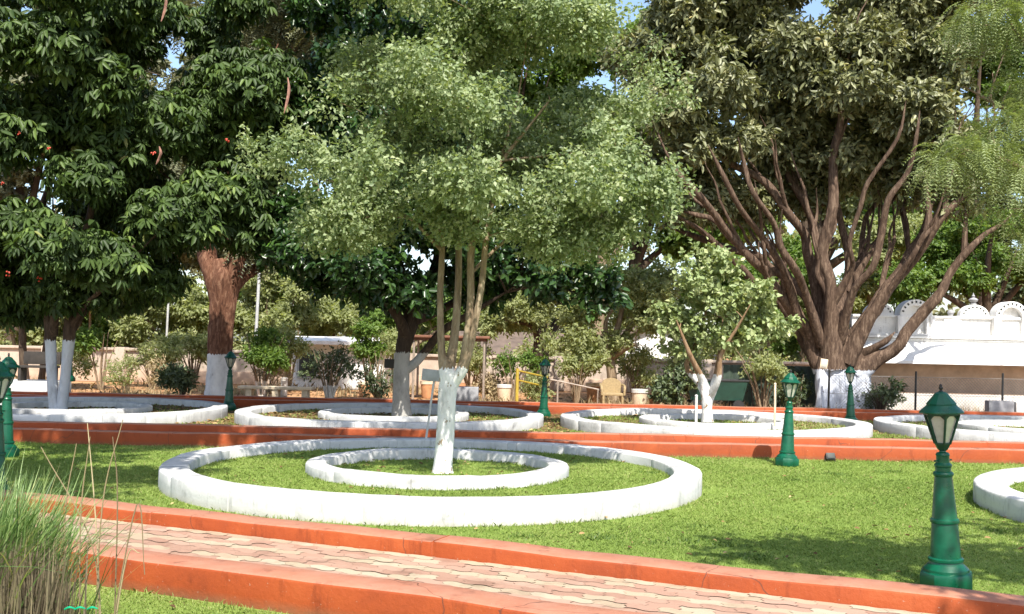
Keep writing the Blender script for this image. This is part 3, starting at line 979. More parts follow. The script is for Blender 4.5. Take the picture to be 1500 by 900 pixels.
M['blossom'] = plain('red_blossom', (.55, .05, .02), .6, 0, .3, 10, 0)
M['pod'] = plain('pinkish_pod', (.30, .15, .11), .7, 0, .5, 12)
for px, py in ((72, 217), (27, 197), (334, 208), (3, 268), (12, 402), (58, 410), (225, 225)):
    p = at(px, py, D - 2.3); fb = MB()
    for k in range(5):
        q = p + Vector((random.uniform(-.04, .04), random.uniform(-.03, .03), random.uniform(-.03, .05)))
        fb.tube([q - Vector((.012, 0, .012)), q, q + Vector((.01, 0, .014))], [.006, .017, .005], 5, .2)
    fb.build('blossom', M['blossom'], T2, smooth=False)
for px, py, h in ((240, 10, 20), (420, 140, 24), (232, 228, 12)):
    p = at(px, py, D - 2.2); s = D / FPX * h
    pb = MB()
    pb.tube([p + Vector((.01, 0, s)), p + Vector((.04, 0, s * .3)), p + Vector((.0, 0, -s * .5)), p + Vector((-.04, 0, -s))], [.008, .028, .024, .006], 6, .25, 3)
    pb.build('seed_pod', M['pod'], T2)

# thick brown-barked tree
D = 27.6
fl = [pxlimb(D, [(321, 588, 22), (321, 560, 18), (322, 520, 16), (325, 470, 17), (327, 430, 20), (327, 405, 22), (325, 380, 15)]),
      pxlimb(D, [(322, 440, 15), (312, 405, 16), (302, 370, 14, .1), (304, 310, 12, .5), (300, 180, 8, .9), (300, 60, 6, 1.2)]),
      pxlimb(D, [(330, 440, 15), (340, 405, 16), (350, 365, 14, -.1), (346, 290, 11, -.5), (370, 200, 8, -.8), (420, 80, 5, -1)]),
      pxlimb(D, [(334, 430, 10), (356, 402, 9, .2), (385, 382, 6, .6), (420, 360, 5, 1), (460, 300, 4, 1.5)])]
fe = [(420, 70, 85, 60), (330, 30, 90, 55), (490, 55, 35, 45), (300, -30, 150, 60), (440, 0, 80, 45), (370, 330, 45, 40), (310, 250, 70, 60), (390, 250, 40, 70), (330, 150, 90, 60)]
tree('brown_bark_tree', 'tall grey-green tree on a thick red-brown trunk with white painted foot', (gx(321, D), D, 0), fl, fe, D, 'brown', 'dull', 70000, .15, .05, per=1.2, r=.75, share=.7, n=14, wob=.16, flute=.08, kind='pinnate', spray=16, twig=.45, droop=.4, shape='rhomb', r0=.05)

# dark round-crowned tree behind the front tree
D = 21.0
fl = [pxlimb(D, [(588, 609, 15), (588, 595, 13), (588, 560, 12), (590, 515, 12), (598, 480, 13), (612, 440, 11, .2), (640, 380, 9, .4), (650, 250, 6, .6)]),
      pxlimb(D, [(590, 545, 9), (608, 532, 7), (622, 516, 6), (650, 485, 5.5, -.3), (690, 462, 5, -.6), (760, 420, 4, -1)]),
      pxlimb(D, [(596, 500, 10), (588, 470, 8, -.3), (560, 430, 6, -.7), (500, 390, 4, -1)]),
      pxlimb(D, [(606, 470, 8), (640, 455, 6, .4), (700, 420, 5, .8), (790, 380, 4, 1.2)]),
      pxlimb(D, [(606, 460, 8), (580, 380, 6, .4), (520, 250, 5, .8), (480, 130, 4, 1)])]
fe = [(485, 375, 64, 48), (448, 345, 36, 38), (560, 388, 80, 50, -.6), (660, 380, 80, 50), (755, 380, 75, 52, -.4), (800, 365, 34, 48), (620, 320, 140, 70), (470, 140, 55, 70), (520, 95, 55, 50), (760, 270, 120, 90), (550, 230, 100, 90), (870, 425, 20, 20, -.5), (430, 180, 35, 45), (600, 0, 170, 100), (560, 150, 120, 80), (700, 160, 100, 80), (450, 280, 45, 60), (520, 330, 70, 60), (505, 412, 60, 24), (450, 380, 36, 32), (590, 425, 60, 22, -1), (715, 415, 65, 22), (780, 412, 40, 22, -.8)]
tree('round_crown_tree', 'dark glossy-leaved tree with dense low round crown on a grey painted trunk', (gx(588, D), D, .09), fl, fe, D, 'grey', 'broad', 68000, .17, .092, per=1.5, r=.58, share=.7, deep=1.5, spray=9, twig=.22, droop=.15, r0=.035)

# small pale tree
D = 21.0
fl = [pxlimb(D, [(1036, 618, 10), (1036, 600, 7.5), (1035, 580, 8), (1030, 560, 6), (1022, 545, 5, -.1), (1005, 515, 3.5, -.3), (985, 470, 2.5, -.5)]),
      pxlimb(D, [(1037, 590, 6.5), (1044, 570, 6), (1052, 548, 5, .1), (1060, 510, 3.5, .3), (1066, 465, 2.2, .5)]),
      pxlimb(D, [(1034, 580, 6), (1026, 560, 5.5, .2), (1012, 535, 4, .5), (1030, 490, 3, .3), (1040, 440, 2.2, .2)]),
      pxlimb(D, [(1040, 580, 6), (1048, 555, 4.5, -.3), (1050, 520, 3.5, -.4), (1068, 485, 2, -.6), (1085, 450, 1.2, -.8)])]
fe = [(1040, 445, 52, 52), (1005, 430, 34, 36), (1085, 440, 42, 40), (1070, 490, 36, 26), (1112, 448, 24, 28), (1030, 392, 40, 22), (1000, 492, 28, 24), (1066, 400, 30, 24), (1040, 505, 40, 14), (1118, 470, 26, 20), (985, 468, 20, 26)]
tree('pale_leaf_tree', 'small tree with pale broad leaves and forked whitewashed trunk in the sunlit ring', (gx(1036, D), D, .09), fl, fe, D, 'young', 'palegreen', 6200, .11, .085, per=.75, r=.28, share=.95, spray=9, twig=.2, droop=.1, r0=.022)

# big fig tree
D = 27.6
root_l = []
for px, w_ in ((1200, 9), (1212, 12), (1226, 13), (1240, 12), (1254, 11), (1264, 8), (1206, 10), (1234, 12), (1248, 10)):
    off = random.uniform(-.45, .1)
    root_l.append(pxlimb(D, [(px + random.uniform(-7, 7) + (px - 1230) * .18, 612, w_ * 1.1, off - .1), (px, 580, w_, off), (px + random.uniform(-3, 3), 545, w_, off * .8), (1230 + (px - 1230) * .8, 515, w_ * .9, off * .5), (1230 + (px - 1230) * .75, 490, w_ * .6, 0)]))
fl = root_l + [
    pxlimb(D, [(1231, 612, 40), (1230, 580, 32), (1229, 540, 28), (1228, 500, 24), (1225, 480, 12)]),
    pxlimb(D, [(1216, 540, 18, -.3), (1211, 480, 14, -.4), (1207, 411, 12, -.5), (1208, 307, 9, -.7), (1216, 187, 6, -.9), (1214, 90, 4, -1)]),
    pxlimb(D, [(1205, 540, 15), (1190, 515, 14), (1159, 463, 12, -.4), (1120, 420, 10, -.8), (1080, 380, 8, -1.2), (1007, 301, 6, -1.8), (960, 250, 4, -2.2)]),
    pxlimb(D, [(1212, 500, 14), (1190, 440, 9, .4), (1165, 405, 8, .8), (1127, 369, 7, 1.2), (1054, 343, 6, 1.8), (997, 320, 4, 2.2)]),
    pxlimb(D, [(1215, 480, 14, .2), (1195, 400, 10, .2), (1180, 343, 9, .1), (1117, 270, 7, -.3), (1039, 228, 5, -.6), (990, 170, 4, -.8)]),
    pxlimb(D, [(1212, 440, 9, -.3), (1206, 359, 8, .5), (1170, 255, 6, .9), (1159, 180, 5, 1.2), (1120, 80, 4, 1.6)]),
    pxlimb(D, [(1228, 510, 13, .4), (1240, 450, 11, .7), (1258, 415, 9, .9), (1253, 322, 7, 1.2), (1242, 218, 5, 1.6), (1270, 100, 4, 2)]),
    pxlimb(D, [(1234, 530, 15, -.3), (1260, 470, 13, -.6), (1284, 427, 10, -.8), (1331, 364, 7.5, -1.1), (1394, 280, 5, -1.5), (1420, 210, 4, -1.8)]),
    pxlimb(D, [(1257, 425, 7, .85), (1282, 380, 6, .8), (1310, 327, 5, .8), (1336, 270, 4, 1), (1340, 170, 3, 1.4)]),
    pxlimb(D, [(1236, 520, 12, .3), (1275, 455, 9, 0), (1320, 395, 8, 0), (1355, 340, 6, .2), (1375, 270, 4, .4)]),
    pxlimb(D, [(1250, 548, 15, -.3), (1275, 525, 13, -.5), (1305, 503, 11, -.7), (1336, 458, 10, -.8), (1358, 430, 8.5, -.9), (1383, 385, 6.5, -1), (1415, 350, 4.5, -1.1), (1451, 322, 3, -1.2)]),
    pxlimb(D, [(1252, 522, 8, -.2), (1270, 510, 7, -.5), (1284, 500, 6, -.7), (1295, 487, 5, -.8)]),
    pxlimb(D, [(1388, 380, 4.5, -1), (1390, 340, 4, -1), (1388, 300, 3, -.9)]),
    pxlimb(D, [(1330, 368, 5, -1.1), (1336, 320, 5, -1.1), (1340, 260, 4, -1), (1350, 160, 3, -.9)]),
    pxlimb(D, [(1209, 450, 7, -.45), (1232, 400, 5, -.8), (1225, 360, 4, -1.1), (1245, 280, 4, -1.4), (1290, 170, 3, -1.8)]),
    pxlimb(D, [(1160, 462, 7, -.5), (1130, 400, 6, -1.2), (1060, 320, 5, -2), (1010, 240, 4, -2.6)]),
    pxlimb(D, [(1196, 522, 11, .2), (1150, 445, 9, .3), (1090, 395, 7, .1), (1030, 345, 5, -.3), (985, 318, 3, -.5)]),
    pxlimb(D, [(1200, 505, 9, -.2), (1165, 430, 7, -.9), (1120, 370, 6, -1.6), (1075, 300, 4.5, -2.2), (1050, 230, 3, -2.6)]),
    pxlimb(D, [(1222, 500, 9, -.4), (1232, 430, 7, -1), (1262, 350, 6, -1.5), (1290, 270, 4.5, -1.9), (1300, 190, 3, -2.2)]),
    pxlimb(D, [(1230, 500, 9, .5), (1250, 440, 7, 1), (1290, 350, 5.5, 1.5), (1320, 280, 4, 1.9), (1330, 200, 3, 2.3)]),
    pxlimb(D, [(1080, 378, 6, -1.2), (1040, 330, 5, -.8), (985, 310, 3.5, -.4)]),
]
def crook(p, amt):
    pts, rad = p
    P2, R2 = [pts[0]], [rad[0]]
    for q in range(1, len(pts)):
        L_ = (pts[q] - pts[q - 1]).length
        if L_ > .5 and q > 1:
            P2.append(pts[q - 1].lerp(pts[q], random.uniform(.4, .6)) + Vector((random.uniform(-1, 1), random.uniform(-1, 1), random.uniform(-.6, .6))) * L_ * amt)
            R2.append((rad[q - 1] + rad[q]) * .5)
        P2.append(pts[q]); R2.append(rad[q])
    return (P2, R2)
for p in fl[len(root_l) + 1:]:
    for q in range(1, len(p[1])): p[1][q] *= .78
fl = fl[:len(root_l) + 1] + [crook(p, .10) for p in fl[len(root_l) + 1:]]
# thinner limbs that leave the main ones part way up, and aerial roots down the trunk
for k in range(60):
    pp, rr = random.choice(fl[len(root_l) + 1:len(root_l) + 10])
    a = random.randint(2, max(2, len(pp) - 2))
    if a >= len(pp): continue
    d = (pp[a] - pp[a - 1]).normalized() + Vector((random.uniform(-.5, .5), random.uniform(-.5, .5), random.uniform(.1, .7)))
    d.normalize(); L = random.uniform(1.6, 3.2)
    fl.append(crook(([pp[a].copy(), pp[a] + d * L * .33, pp[a] + d * L * .66 + Vector((0, 0, .15)), pp[a] + d * L + Vector((random.uniform(-.3, .3), 0, .4))], [rr[a] * .5, rr[a] * .42, rr[a] * .3, .012]), .14))
for k in range(16):
    px = random.uniform(1196, 1262); c_ = 1230 + (px - 1230) * .8
    dy = -.55 * math.sqrt(max(.05, 1 - ((px - 1230) / 36) ** 2))
    fl.append(pxlimb(D, [(px + random.uniform(-6, 6), 611, random.uniform(2, 4), dy - .06), (px + random.uniform(-2, 2), 570, random.uniform(1.5, 3.2), dy * .98), (px + random.uniform(-2, 2), 535, random.uniform(1.5, 3), dy * .85), (c_, random.uniform(470, 505), 1.6, dy * .55)]))
fe = [(1000, 150, 65, 80, -.8), (1060, 60, 100, 75), (1180, 55, 110, 75, -.6), (1290, 70, 100, 75), (1100, 165, 80, 50, .6), (1200, 150, 90, 45, 1), (1310, 170, 70, 48, .4), (1385, 110, 60, 80), (1000, 40, 60, 50), (1045, 225, 50, 34, -1), (1250, -40, 240, 70), (1060, -20, 80, 60), (1150, 215, 60, 30, 1.2), (1260, 215, 55, 30, 1.2), (1420, 240, 35, 45), (1030, 280, 35, 30, 1), (1110, 300, 40, 22, 1.8), (1310, 240, 40, 26, 1.6), (1200, 110, 150, 70, 1.5), (1330, 120, 90, 70, 1.5), (1000, 220, 50, 40, .5), (1130, 130, 60, 60, -1.2), (1230, 120, 60, 50, -1.2), (1340, 200, 50, 40, -.6), (960, 90, 45, 50, .6), (1400, 30, 110, 70), (1380, 290, 22, 20, -1), (1020, 290, 45, 28), (1080, 270, 55, 30, 1), (1150, 270, 50, 26, 1.5), (1240, 270, 50, 24, 1.8), (1350, 260, 40, 28, 1), (980, 250, 35, 40), (1200, 230, 80, 30, .4)]
T6, _ = tree('fig_tree', 'huge fig tree with fanning red-brown limbs and fluted whitewashed trunk', (gx(1230, D), D, 0), fl, fe, D, 'fig', 'fig', 110000, .22, .092, per=1.25, r=.75, share=.85, n=14, wob=.13, flute=.06, spray=9, twig=.34, droop=.3, r0=.06, maxlen=4)
mb = MB()
pl = at(1207, 533, 26.75)
plq = empty('tree_plaque', pl, 'small framed white plaque hung on the fig trunk above the whitewash', 'plaque', rot=(R(-6), R(8), 0))
b = MB(); b.box((0, 0, 0), (.19, .025, .25), bev=.006); b.build('frame', M['cream'], plq, world=False)
b = MB(); b.box((0, -.016, 0), (.13, .008, .19)); b.build('face', M['wallwhite'], plq, world=False)

# feathery tree overhanging from the right
D = 20.5
fl = [pxlimb(D, [(1650, 616, 20), (1648, 500, 17), (1640, 380, 15), (1600, 250, 11), (1540, 120, 7), (1470, 20, 4)]),
      pxlimb(D, [(1640, 380, 10), (1580, 310, 7, -.3), (1510, 270, 4, -.5), (1430, 240, 2.5, -.8), (1370, 230, 1.5, -.9)]),
      pxlimb(D, [(1625, 330, 9), (1580, 200, 7, .4), (1500, 150, 4, .7), (1440, 110, 2.5, .9)]),
      pxlimb(D, [(1600, 260, 8), (1660, 120, 6, .5), (1700, 0, 4, .9)])]
fe = [(1440, 70, 50, 80), (1490, 180, 50, 65), (1400, 195, 42, 32, -.5), (1430, 245, 60, 40, -.6), (1370, 240, 32, 20, -.8), (1490, 310, 40, 55), (1560, 120, 90, 130), (1470, 15, 60, 40), (1600, 270, 80, 90), (1670, 80, 90, 110)]
tree('feathery_tree', 'tree with feathery drooping light green sprays hanging in at the upper right', (gx(1650, D), D, 0), fl, fe, D, 'dry', 'light', 80000, .085, .026, per=1.3, r=.52, share=.7, kind='pinnate', spray=22, twig=.46, droop=.7, shape='rhomb', fold=.05, r0=.03)

# trees whose shade falls into the view, standing beside and behind the camera
def shade_tree(base, h, cz, cr, ells, leafm, n_leaf, L, W, label, kind='spray'):
    root = empty('shade_tree', base, label, 'tree')
    b = Vector(base)
    limbs = [([b, b + Vector((.1, .1, h * .4)), b + Vector((0, .1, h))], [.2, .16, .1])]
    cl = []
    for (x, y, z, rx, ry, rz, n) in ells:
        for i in range(n):
            v = rng.normal(size=3); v /= np.linalg.norm(v); q = random.uniform(.3, 1)
            cl.append((x + v[0] * rx * q, y + v[1] * ry * q, z + v[2] * rz * q, random.uniform(.35, .6)))
    cl = np.array(cl)
    limbs += reach(limbs, cl, .06, .8, maxlen=6)
    limbs_mesh(root, limbs, BARK['dry'])
    crown(root, cl, n_leaf, L, W, LEAF[leafm], kind, spray=10, twig=.3, droop=.2)
shade_tree((-8.2, 4.6, 0), 5, 6, 2, [(-4.9, 4.4, 6.6, 2.1, 1.9, .7, 40), (-4.5, 7.0, 6.9, 1.9, 1.7, .6, 24), (-8.5, 6.0, 7.4, 2.5, 2.5, 1.2, 24)], 'bright', 27000, .16, .08, 'leafy tree beside the path left of the view that shades the lawn')
shade_tree((-10.2, 11.5, 0), 6, 6, 2, [(-5.3, 9.0, 9.2, 4.4, 2.2, .8, 75), (-9.5, 11.5, 9.5, 2.5, 2.5, 1.2, 24)], 'bright', 30000, .18, .09, 'tall spreading tree left of the view that shades the middle path')
shade_tree((6.6, 2.5, 0), 4, 6, 2, [(3.7, 4.0, 5.4, 1.0, .35, .3, 10), (4.6, 3.8, 5.5, .6, .4, .3, 8), (3.9, 2.3, 5.3, .8, .3, .3, 6), (6.0, 4.0, 6.2, 1.2, 1.4, .6, 12)], 'bright', 6400, .14, .07, 'leafy tree beside the path right of the view that dapples the red kerb')

# ------------------------------------------------------------------ background trees and shrubs
def bush(name, label, px, py0, py1, rx, D, leafm, n_leaf, L, W, bark='dry', stems=7, group=None, cat='shrub', fan=.8, per=.7, r=.3, kind='spray', foot=None, **kw):
    """many-stemmed shrub: foot on the ground under px, leaves between py0 and py1"""
    s = D / FPX
    base = Vector((gx(px, D), D, 0))
    root = empty(name, base, label, cat, group)
    ztop = at(px, py0, D).z; zlow = at(px, py1, D).z
    limbs = []
    for i in range(stems):
        a = 6.283 * i / stems + random.uniform(-.4, .4)
        rr = rx * s * random.uniform(.3, fan)
        h = ztop * random.uniform(.7, .95)
        e = base + Vector((math.cos(a) * rr, math.sin(a) * rr * .7, h))
        m = base + Vector((math.cos(a) * rr * .4 + random.uniform(-.06, .06), math.sin(a) * rr * .3, h * .5))
        r0 = max(.018, .018 * h) * random.uniform(.8, 1.4)
        limbs.append(([base + Vector((math.cos(a) * .05, math.sin(a) * .05, -.03)), m, e], [r0 * 1.3, r0 * .8, .006]))
    ell = [(px, (py0 + py1) / 2, rx * .8, (py1 - py0) / 2 * .85)]
    cl = clumps_from(ell, D, per, r)
    limbs += reach(limbs, cl, .015, .7, maxlen=2)
    limbs_mesh(root, limbs, BARK[bark], 7)
    crown(root, cl, n_leaf, L, W, LEAF[leafm], kind, **kw)
    return root

SG = 'shrubs along the far path'
bush('shrub', 'low dark green clipped bush in front of the brown trunk on orange soil', 269, 524, 562, 34, 28.2, 'dkshrub', 2600, .10, .05, 'dark', 8, SG, droop=0)
bush('shrub', 'little yellow-green bush on orange soil between white trunk and dark bush', 187, 530, 572, 22, 30, 'dryish', 900, .10, .035, 'dry', 9, SG, droop=-.2)
bush('shrub', 'leafy green shrub right of the brown trunk above the bench end', 385, 478, 545, 48, 29.5, 'bright', 3200, .12, .06, 'drywhite', 7, SG)
bush('shrub', 'open sparse dark shrub with bare forked stems behind the stone bench', 485, 508, 562, 52, 27.6, 'dkshrub', 1500, .10, .045, 'drywhite', 14, SG, per=1.1, r=.17)
bush('shrub', 'thin brownish shrub left of the grey painted trunk', 556, 508, 575, 36, 28.0, 'dkshrub', 900, .10, .045, 'dry', 9, SG, r=.2)
bush('shrub', 'leafy bright green shrub under the dark crown beside the pergola', 540, 470, 525, 48, 33, 'bright', 2600, .13, .06, 'dry', 6, SG)
bush('shrub', 'pale green low shrub behind the yellow railing', 752, 517, 560, 42, 30, 'bright', 1500, .12, .05, 'dry', 8, SG)
bush('shrub', 'dry twiggy shrub between the yellow post and the lamp', 790, 545, 585, 30, 28.0, 'dryish', 1100, .10, .04, 'dry', 12, SG, r=.2)
bush('shrub', 'dark leafy bush right of the cream pots', 985, 535, 590, 30, 27.2, 'dkshrub', 1700, .13, .07, 'dark', 8, SG)
bush('shrub', 'twiggy brown-green shrub between green bin and fig trunk', 1118, 520, 580, 44, 27.4, 'dryish', 1300, .11, .05, 'dry', 12, SG, r=.22)
bush('shrub', 'bright green shrub rising behind the pale-leaved tree', 1120, 465, 520, 62, 29.5, 'bright', 2600, .13, .07, 'dry', 7, SG)
bush('shrub', 'dark sprawling shrub between fig trunk and chain-link fence', 1290, 556, 604, 40, 26.7, 'dkshrub', 1700, .11, .05, 'dark', 12, SG, r=.2)
bush('shrub', 'flat-topped yellow-green shrub right of the twin white trunk', 150, 478, 520, 46, 32, 'bright', 2300, .13, .06, 'dry', 6, SG)
bush('shrub', 'dry straw-coloured shrub behind the dark clipped bush', 225, 530, 570, 30, 33, 'straw', 800, .14, .03, 'dry', 8, SG)
bush('shrub', 'straw-coloured grass bush behind the bench', 395, 535, 568, 36, 33, 'straw', 1100, .2, .02, 'dry', 8, SG, droop=-.4)
bush('shrub', 'grey twiggy shrub between lamp and cane chair', 845, 520, 585, 40, 29, 'dryish', 1400, .11, .045, 'dry', 12, SG, r=.22)

for lab, px, y0, y1, rx, Dp, lm, nl in [
    ('pale bushy shrub against the wall right of the flat-topped shrub', 225, 492, 545, 40, 34.5, 'dryish', 4200),
    ('pale green shrub against the wall left of the brown trunk', 285, 486, 535, 36, 35.5, 'dryish', 3800),
    ('tall pale shrub right of the brown trunk at the left end of the white shed', 424, 478, 545, 24, 34, 'dryish', 2600),
    ('yellow-green shrub between the white shed and the dark crowned tree', 580, 490, 545, 26, 34, 'dryish', 2600),
    ('dry straw tuft shrub on the orange soil beside the pergola post', 726, 535, 580, 22, 30.5, 'straw', 1400),
    ('pale dusty shrub behind the pergola', 690, 500, 550, 40, 35, 'dryish', 3600),
    ('olive shrub at the foot of the olive tree', 930, 515, 575, 34, 30.5, 'dryish', 2600),
    ('small dusty shrub in front of the gabled house', 1010, 510, 560, 36, 34, 'dryish', 3000),
    ('grey-green shrub left of the fig trunk against the sheet fence', 1168, 540, 590, 26, 27.8, 'dkshrub', 1300),
    ('low dusty shrub at the wall behind the twin white trunk', 100, 505, 555, 34, 34.5, 'dryish', 3200)]:
    bush('shrub', lab, px, y0, y1, rx, Dp, lm, nl, .10, .045, 'dry', 9, SG, r=.26, per=1.2)

def bgtree(name, label, px, D, ell, bark, leafm, n_leaf, L, W, group, tr=.14, kind='spray', r=.6, per=.55, fork_py=None, **kw):
    base = Vector((gx(px, D), D, -.02))
    top = min(e[1] for e in ell); cx = sum(e[0] for e in ell) / len(ell)
    zt = at(cx, top, D).z
    b = base
    f = Vector((b.x + random.uniform(-.2, .2), D, at(px, fork_py, D).z if fork_py else zt * .4))
    limbs = [([b, b.lerp(f, .5) + Vector((random.uniform(-.12, .12), 0, 0)), f], [tr * 1.3, tr, tr * .85])]
    for e in ell:
        p = at(e[0], e[1], D) + Vector((0, random.uniform(-1, 1), 0))
        limbs.append(([f - Vector((0, 0, .1)), f.lerp(p, .5) + Vector((random.uniform(-.3, .3), random.uniform(-.3, .3), .2)), p], [tr * .7, tr * .4, tr * .15]))
    return tree(name, label, b, limbs, ell, D, bark, leafm, int(n_leaf * 2.6), L * 1.0, W * 1.2, per=per * 2, r=r, group=group, kind=kind, n=8, **kw)

BG = 'trees beyond the far path'
bgtree('garden_tree', 'olive tree with dense low crown behind the cane chair', 900, 30, [(900, 450, 75, 55), (850, 490, 45, 45), (950, 430, 45, 45), (910, 400, 60, 30), (860, 530, 40, 22), (930, 510, 35, 20)], 'dry', 'dryish', 7000, .12, .055, BG, .16, r=.42, fork_py=520)
bgtree('garden_tree', 'brown-tinged tree with dark short trunk behind the green lamp', 790, 35, [(780, 462, 55, 22), (740, 470, 42, 20), (820, 455, 45, 28), (770, 435, 40, 18)], 'dark', 'dryish', 4200, .15, .05, BG, .3, fork_py=500)
bgtree('garden_tree', 'thin yellowish dry tree behind the brown trunk', 245, 42, [(230, 430, 55, 40), (180, 440, 50, 35), (270, 460, 40, 30), (210, 480, 50, 25)], 'dry', 'dryish', 5500, .18, .07, BG, .1, fork_py=500)
bgtree('garden_tree', 'yellow-green tree filling the gap right of the brown trunk', 400, 40, [(395, 440, 45, 40), (440, 430, 40, 40), (420, 480, 55, 28), (380, 400, 40, 30)], 'dry', 'dryish', 6500, .17, .075, BG, .12, fork_py=505)
bgtree('garden_tree', 'pale dry tree left of the open dark shrub', 490, 43, [(490, 470, 50, 30), (530, 460, 45, 28), (460, 430, 30, 30)], 'dry', 'dryish', 5200, .18, .07, BG, .1, fork_py=510)
bgtree('garden_tree', 'green tree peeping through under the dark round crown', 600, 39, [(590, 470, 55, 30), (650, 470, 50, 30), (700, 460, 45, 26)], 'dry', 'bright', 5200, .16, .07, BG, .12, fork_py=510)
bgtree('garden_tree', 'yellowish tree behind the twin white trunk', 130, 38, [(130, 440, 50, 40), (90, 450, 45, 35)], 'dry', 'dryish', 4200, .17, .07, BG, .1, fork_py=510)
bgtree('garden_tree', 'thin dark-stemmed tree at the left edge behind the plinth', 42, 30, [(30, 400, 60, 50), (-20, 380, 60, 60), (60, 430, 40, 30)], 'dark', 'dkshrub', 4200, .16, .07, BG, .11, fork_py=450)
bgtree('garden_tree', 'dark slim tree between plinth and twin white trunk', 62, 31, [(70, 390, 50, 40), (100, 420, 40, 30)], 'dark', 'dkshrub', 3200, .16, .07, BG, .09, fork_py=470)
bgtree('garden_tree', 'broad green tree above the white building parapet', 1440, 39, [(1420, 370, 70, 55), (1490, 360, 65, 60), (1380, 400, 45, 35), (1450, 310, 60, 45), (1540, 380, 60, 60), (1350, 420, 30, 20)], 'dark', 'bright', 14000, .17, .065, BG, .25, r=.8, fork_py=470)
bgtree('garden_tree', 'pale olive tree seen between the fig limbs', 1270, 43, [(1270, 350, 60, 55), (1310, 410, 45, 40), (1230, 420, 45, 40), (1330, 350, 40, 40)], 'dry', 'dryish', 9000, .18, .07, BG, .2, r=.8, fork_py=470)
bgtree('garden_tree', 'green tree behind the left limbs of the fig', 1120, 41, [(1110, 410, 55, 40), (1160, 380, 45, 45), (1070, 420, 45, 35), (1110, 350, 50, 35)], 'dry', 'bright', 8000, .17, .07, BG, .2, r=.8, fork_py=480)
bgtree('garden_tree', 'dark leafy tree above the far right of the white building', 1520, 44, [(1500, 420, 45, 40), (1560, 380, 60, 70), (1500, 300, 50, 60)], 'dark', 'dkshrub', 6000, .2, .09, BG, .25, r=.9, fork_py=480)
bgtree('garden_tree', 'tall grey tree rising between the brown-barked tree and the front crown', 540, 53, [(560, 300, 70, 80), (480, 300, 60, 80), (620, 220, 70, 80), (430, 200, 60, 70)], 'dry', 'dull', 10000, .27, .11, BG, .35, r=1.3, fork_py=440)
bgtree('garden_tree', 'tall green tree hidden high behind the front crown', 880, 52, [(880, 200, 80, 90), (800, 130, 90, 90), (940, 280, 50, 60), (860, 330, 70, 50), (900, 100, 60, 60)], 'dry', 'bright', 12000, .27, .11, BG, .35, r=1.3, fork_py=430)
bgtree('garden_tree', 'tall grey tree high behind the drooping compound leaves', 170, 52, [(150, 200, 110, 90), (50, 150, 110, 110), (260, 120, 90, 90), (-60, 250, 90, 120), (180, 320, 100, 50)], 'dark', 'dull', 14000, .27, .11, BG, .4, r=1.4, fork_py=440)

HI = 'tall trees closing the sky'
for lab, px, D, ell, lm in [
    ('tall dull green tree above the twin trunk tree at the left edge', 20, 54, [(0, 60, 120, 110), (120, 40, 100, 90), (60, -60, 120, 80), (-60, 200, 90, 90), (100, 180, 90, 80), (180, 230, 80, 80), (250, 300, 70, 60)], 'dull'),
    ('tall fine-leaved grey tree above the brown trunk', 330, 53, [(300, 70, 100, 90), (420, 50, 90, 80), (360, -40, 130, 70), (350, 190, 90, 70), (440, 170, 60, 70), (480, 60, 30, 60), (380, 300, 80, 60), (240, 200, 80, 80), (300, 340, 60, 50)], 'dull'),
    ('tall green tree behind the top of the front crown', 700, 53, [(680, 90, 100, 80), (780, 60, 90, 80), (700, -10, 120, 60), (640, 190, 100, 80), (760, 200, 100, 90)], 'bright'),
    ('tall leafy tree between the front crown and the fig', 930, 56, [(930, 160, 60, 70), (980, 260, 60, 60), (1010, 120, 80, 90), (960, 60, 40, 40), (1040, 20, 80, 60), (1020, 330, 40, 30)], 'bright'),
    ('tall olive tree high behind the fig crown', 1190, 59, [(1150, 150, 110, 90), (1260, 120, 110, 90), (1200, 20, 140, 80), (1180, 260, 90, 60), (1290, 250, 80, 60), (1070, 240, 70, 80), (1080, 330, 60, 40), (1230, 340, 80, 50), (1330, 320, 60, 50)], 'dryish'),
    ('tall dark green tree behind the feathery sprays', 1430, 55, [(1400, 120, 100, 100), (1490, 200, 70, 90), (1430, 20, 120, 80), (1380, 240, 80, 60), (1530, 60, 80, 90), (1500, 290, 60, 50), (1330, 330, 60, 60), (1300, 410, 60, 40), (1400, 330, 60, 60)], 'bright')]:
    bgtree('tall_tree', lab, px, D, ell, 'dark', lm, 24000, .34, .15, HI, .4, r=1.6, fork_py=400)

# sunlit dry trees and scrub right behind the wall
DG = 'dry trees behind the compound wall'
dl = ['pale straw-green tree behind the wall at the left edge', 'leaning dry tree behind the wall left of the pale poles', 'twiggy yellow tree behind the wall beyond the dark clipped bush', 'light green tree behind the wall right of the brown trunk', 'yellow scrubby tree over the pale house roof', 'dry tree behind the wall beyond the grey painted trunk', 'pale tree behind the pergola roof', 'yellowish tree over the low house roof', 'dry tree between the two houses', 'straw-green tree behind the gabled house', 'pale green tree behind the green sheet fence', 'thin yellow tree beyond the lower fig limbs']
for i, px in enumerate((20, 110, 205, 300, 420, 520, 610, 700, 800, 900, 1080, 1180)):
    Dd = 41 + (i * 37 % 5)
    if px in (800, 900, 700, 520): Dd += 12
    y0 = 425 + (i * 53 % 40)
    bgtree('dry_tree', dl[i], px, Dd, [(px - 30, y0, 42, 32), (px + 28, y0 + 12, 42, 32), (px, y0 + 45, 55, 30), (px + 10, y0 - 22, 34, 28)], 'dry', ['dryish', 'bright', 'dryish'][i % 3], 4600, .19, .08, DG, .1, fork_py=520)
x_ = rng.uniform(-26, 24, 420); y_ = rng.uniform(38.6, 50, 420)
sc_cl = np.stack([x_, y_, rng.uniform(.2, 1.0, 420) * (1.3 + .5 * np.sin(x_ * .9)), rng.uniform(.4, .8, 420)], 1)
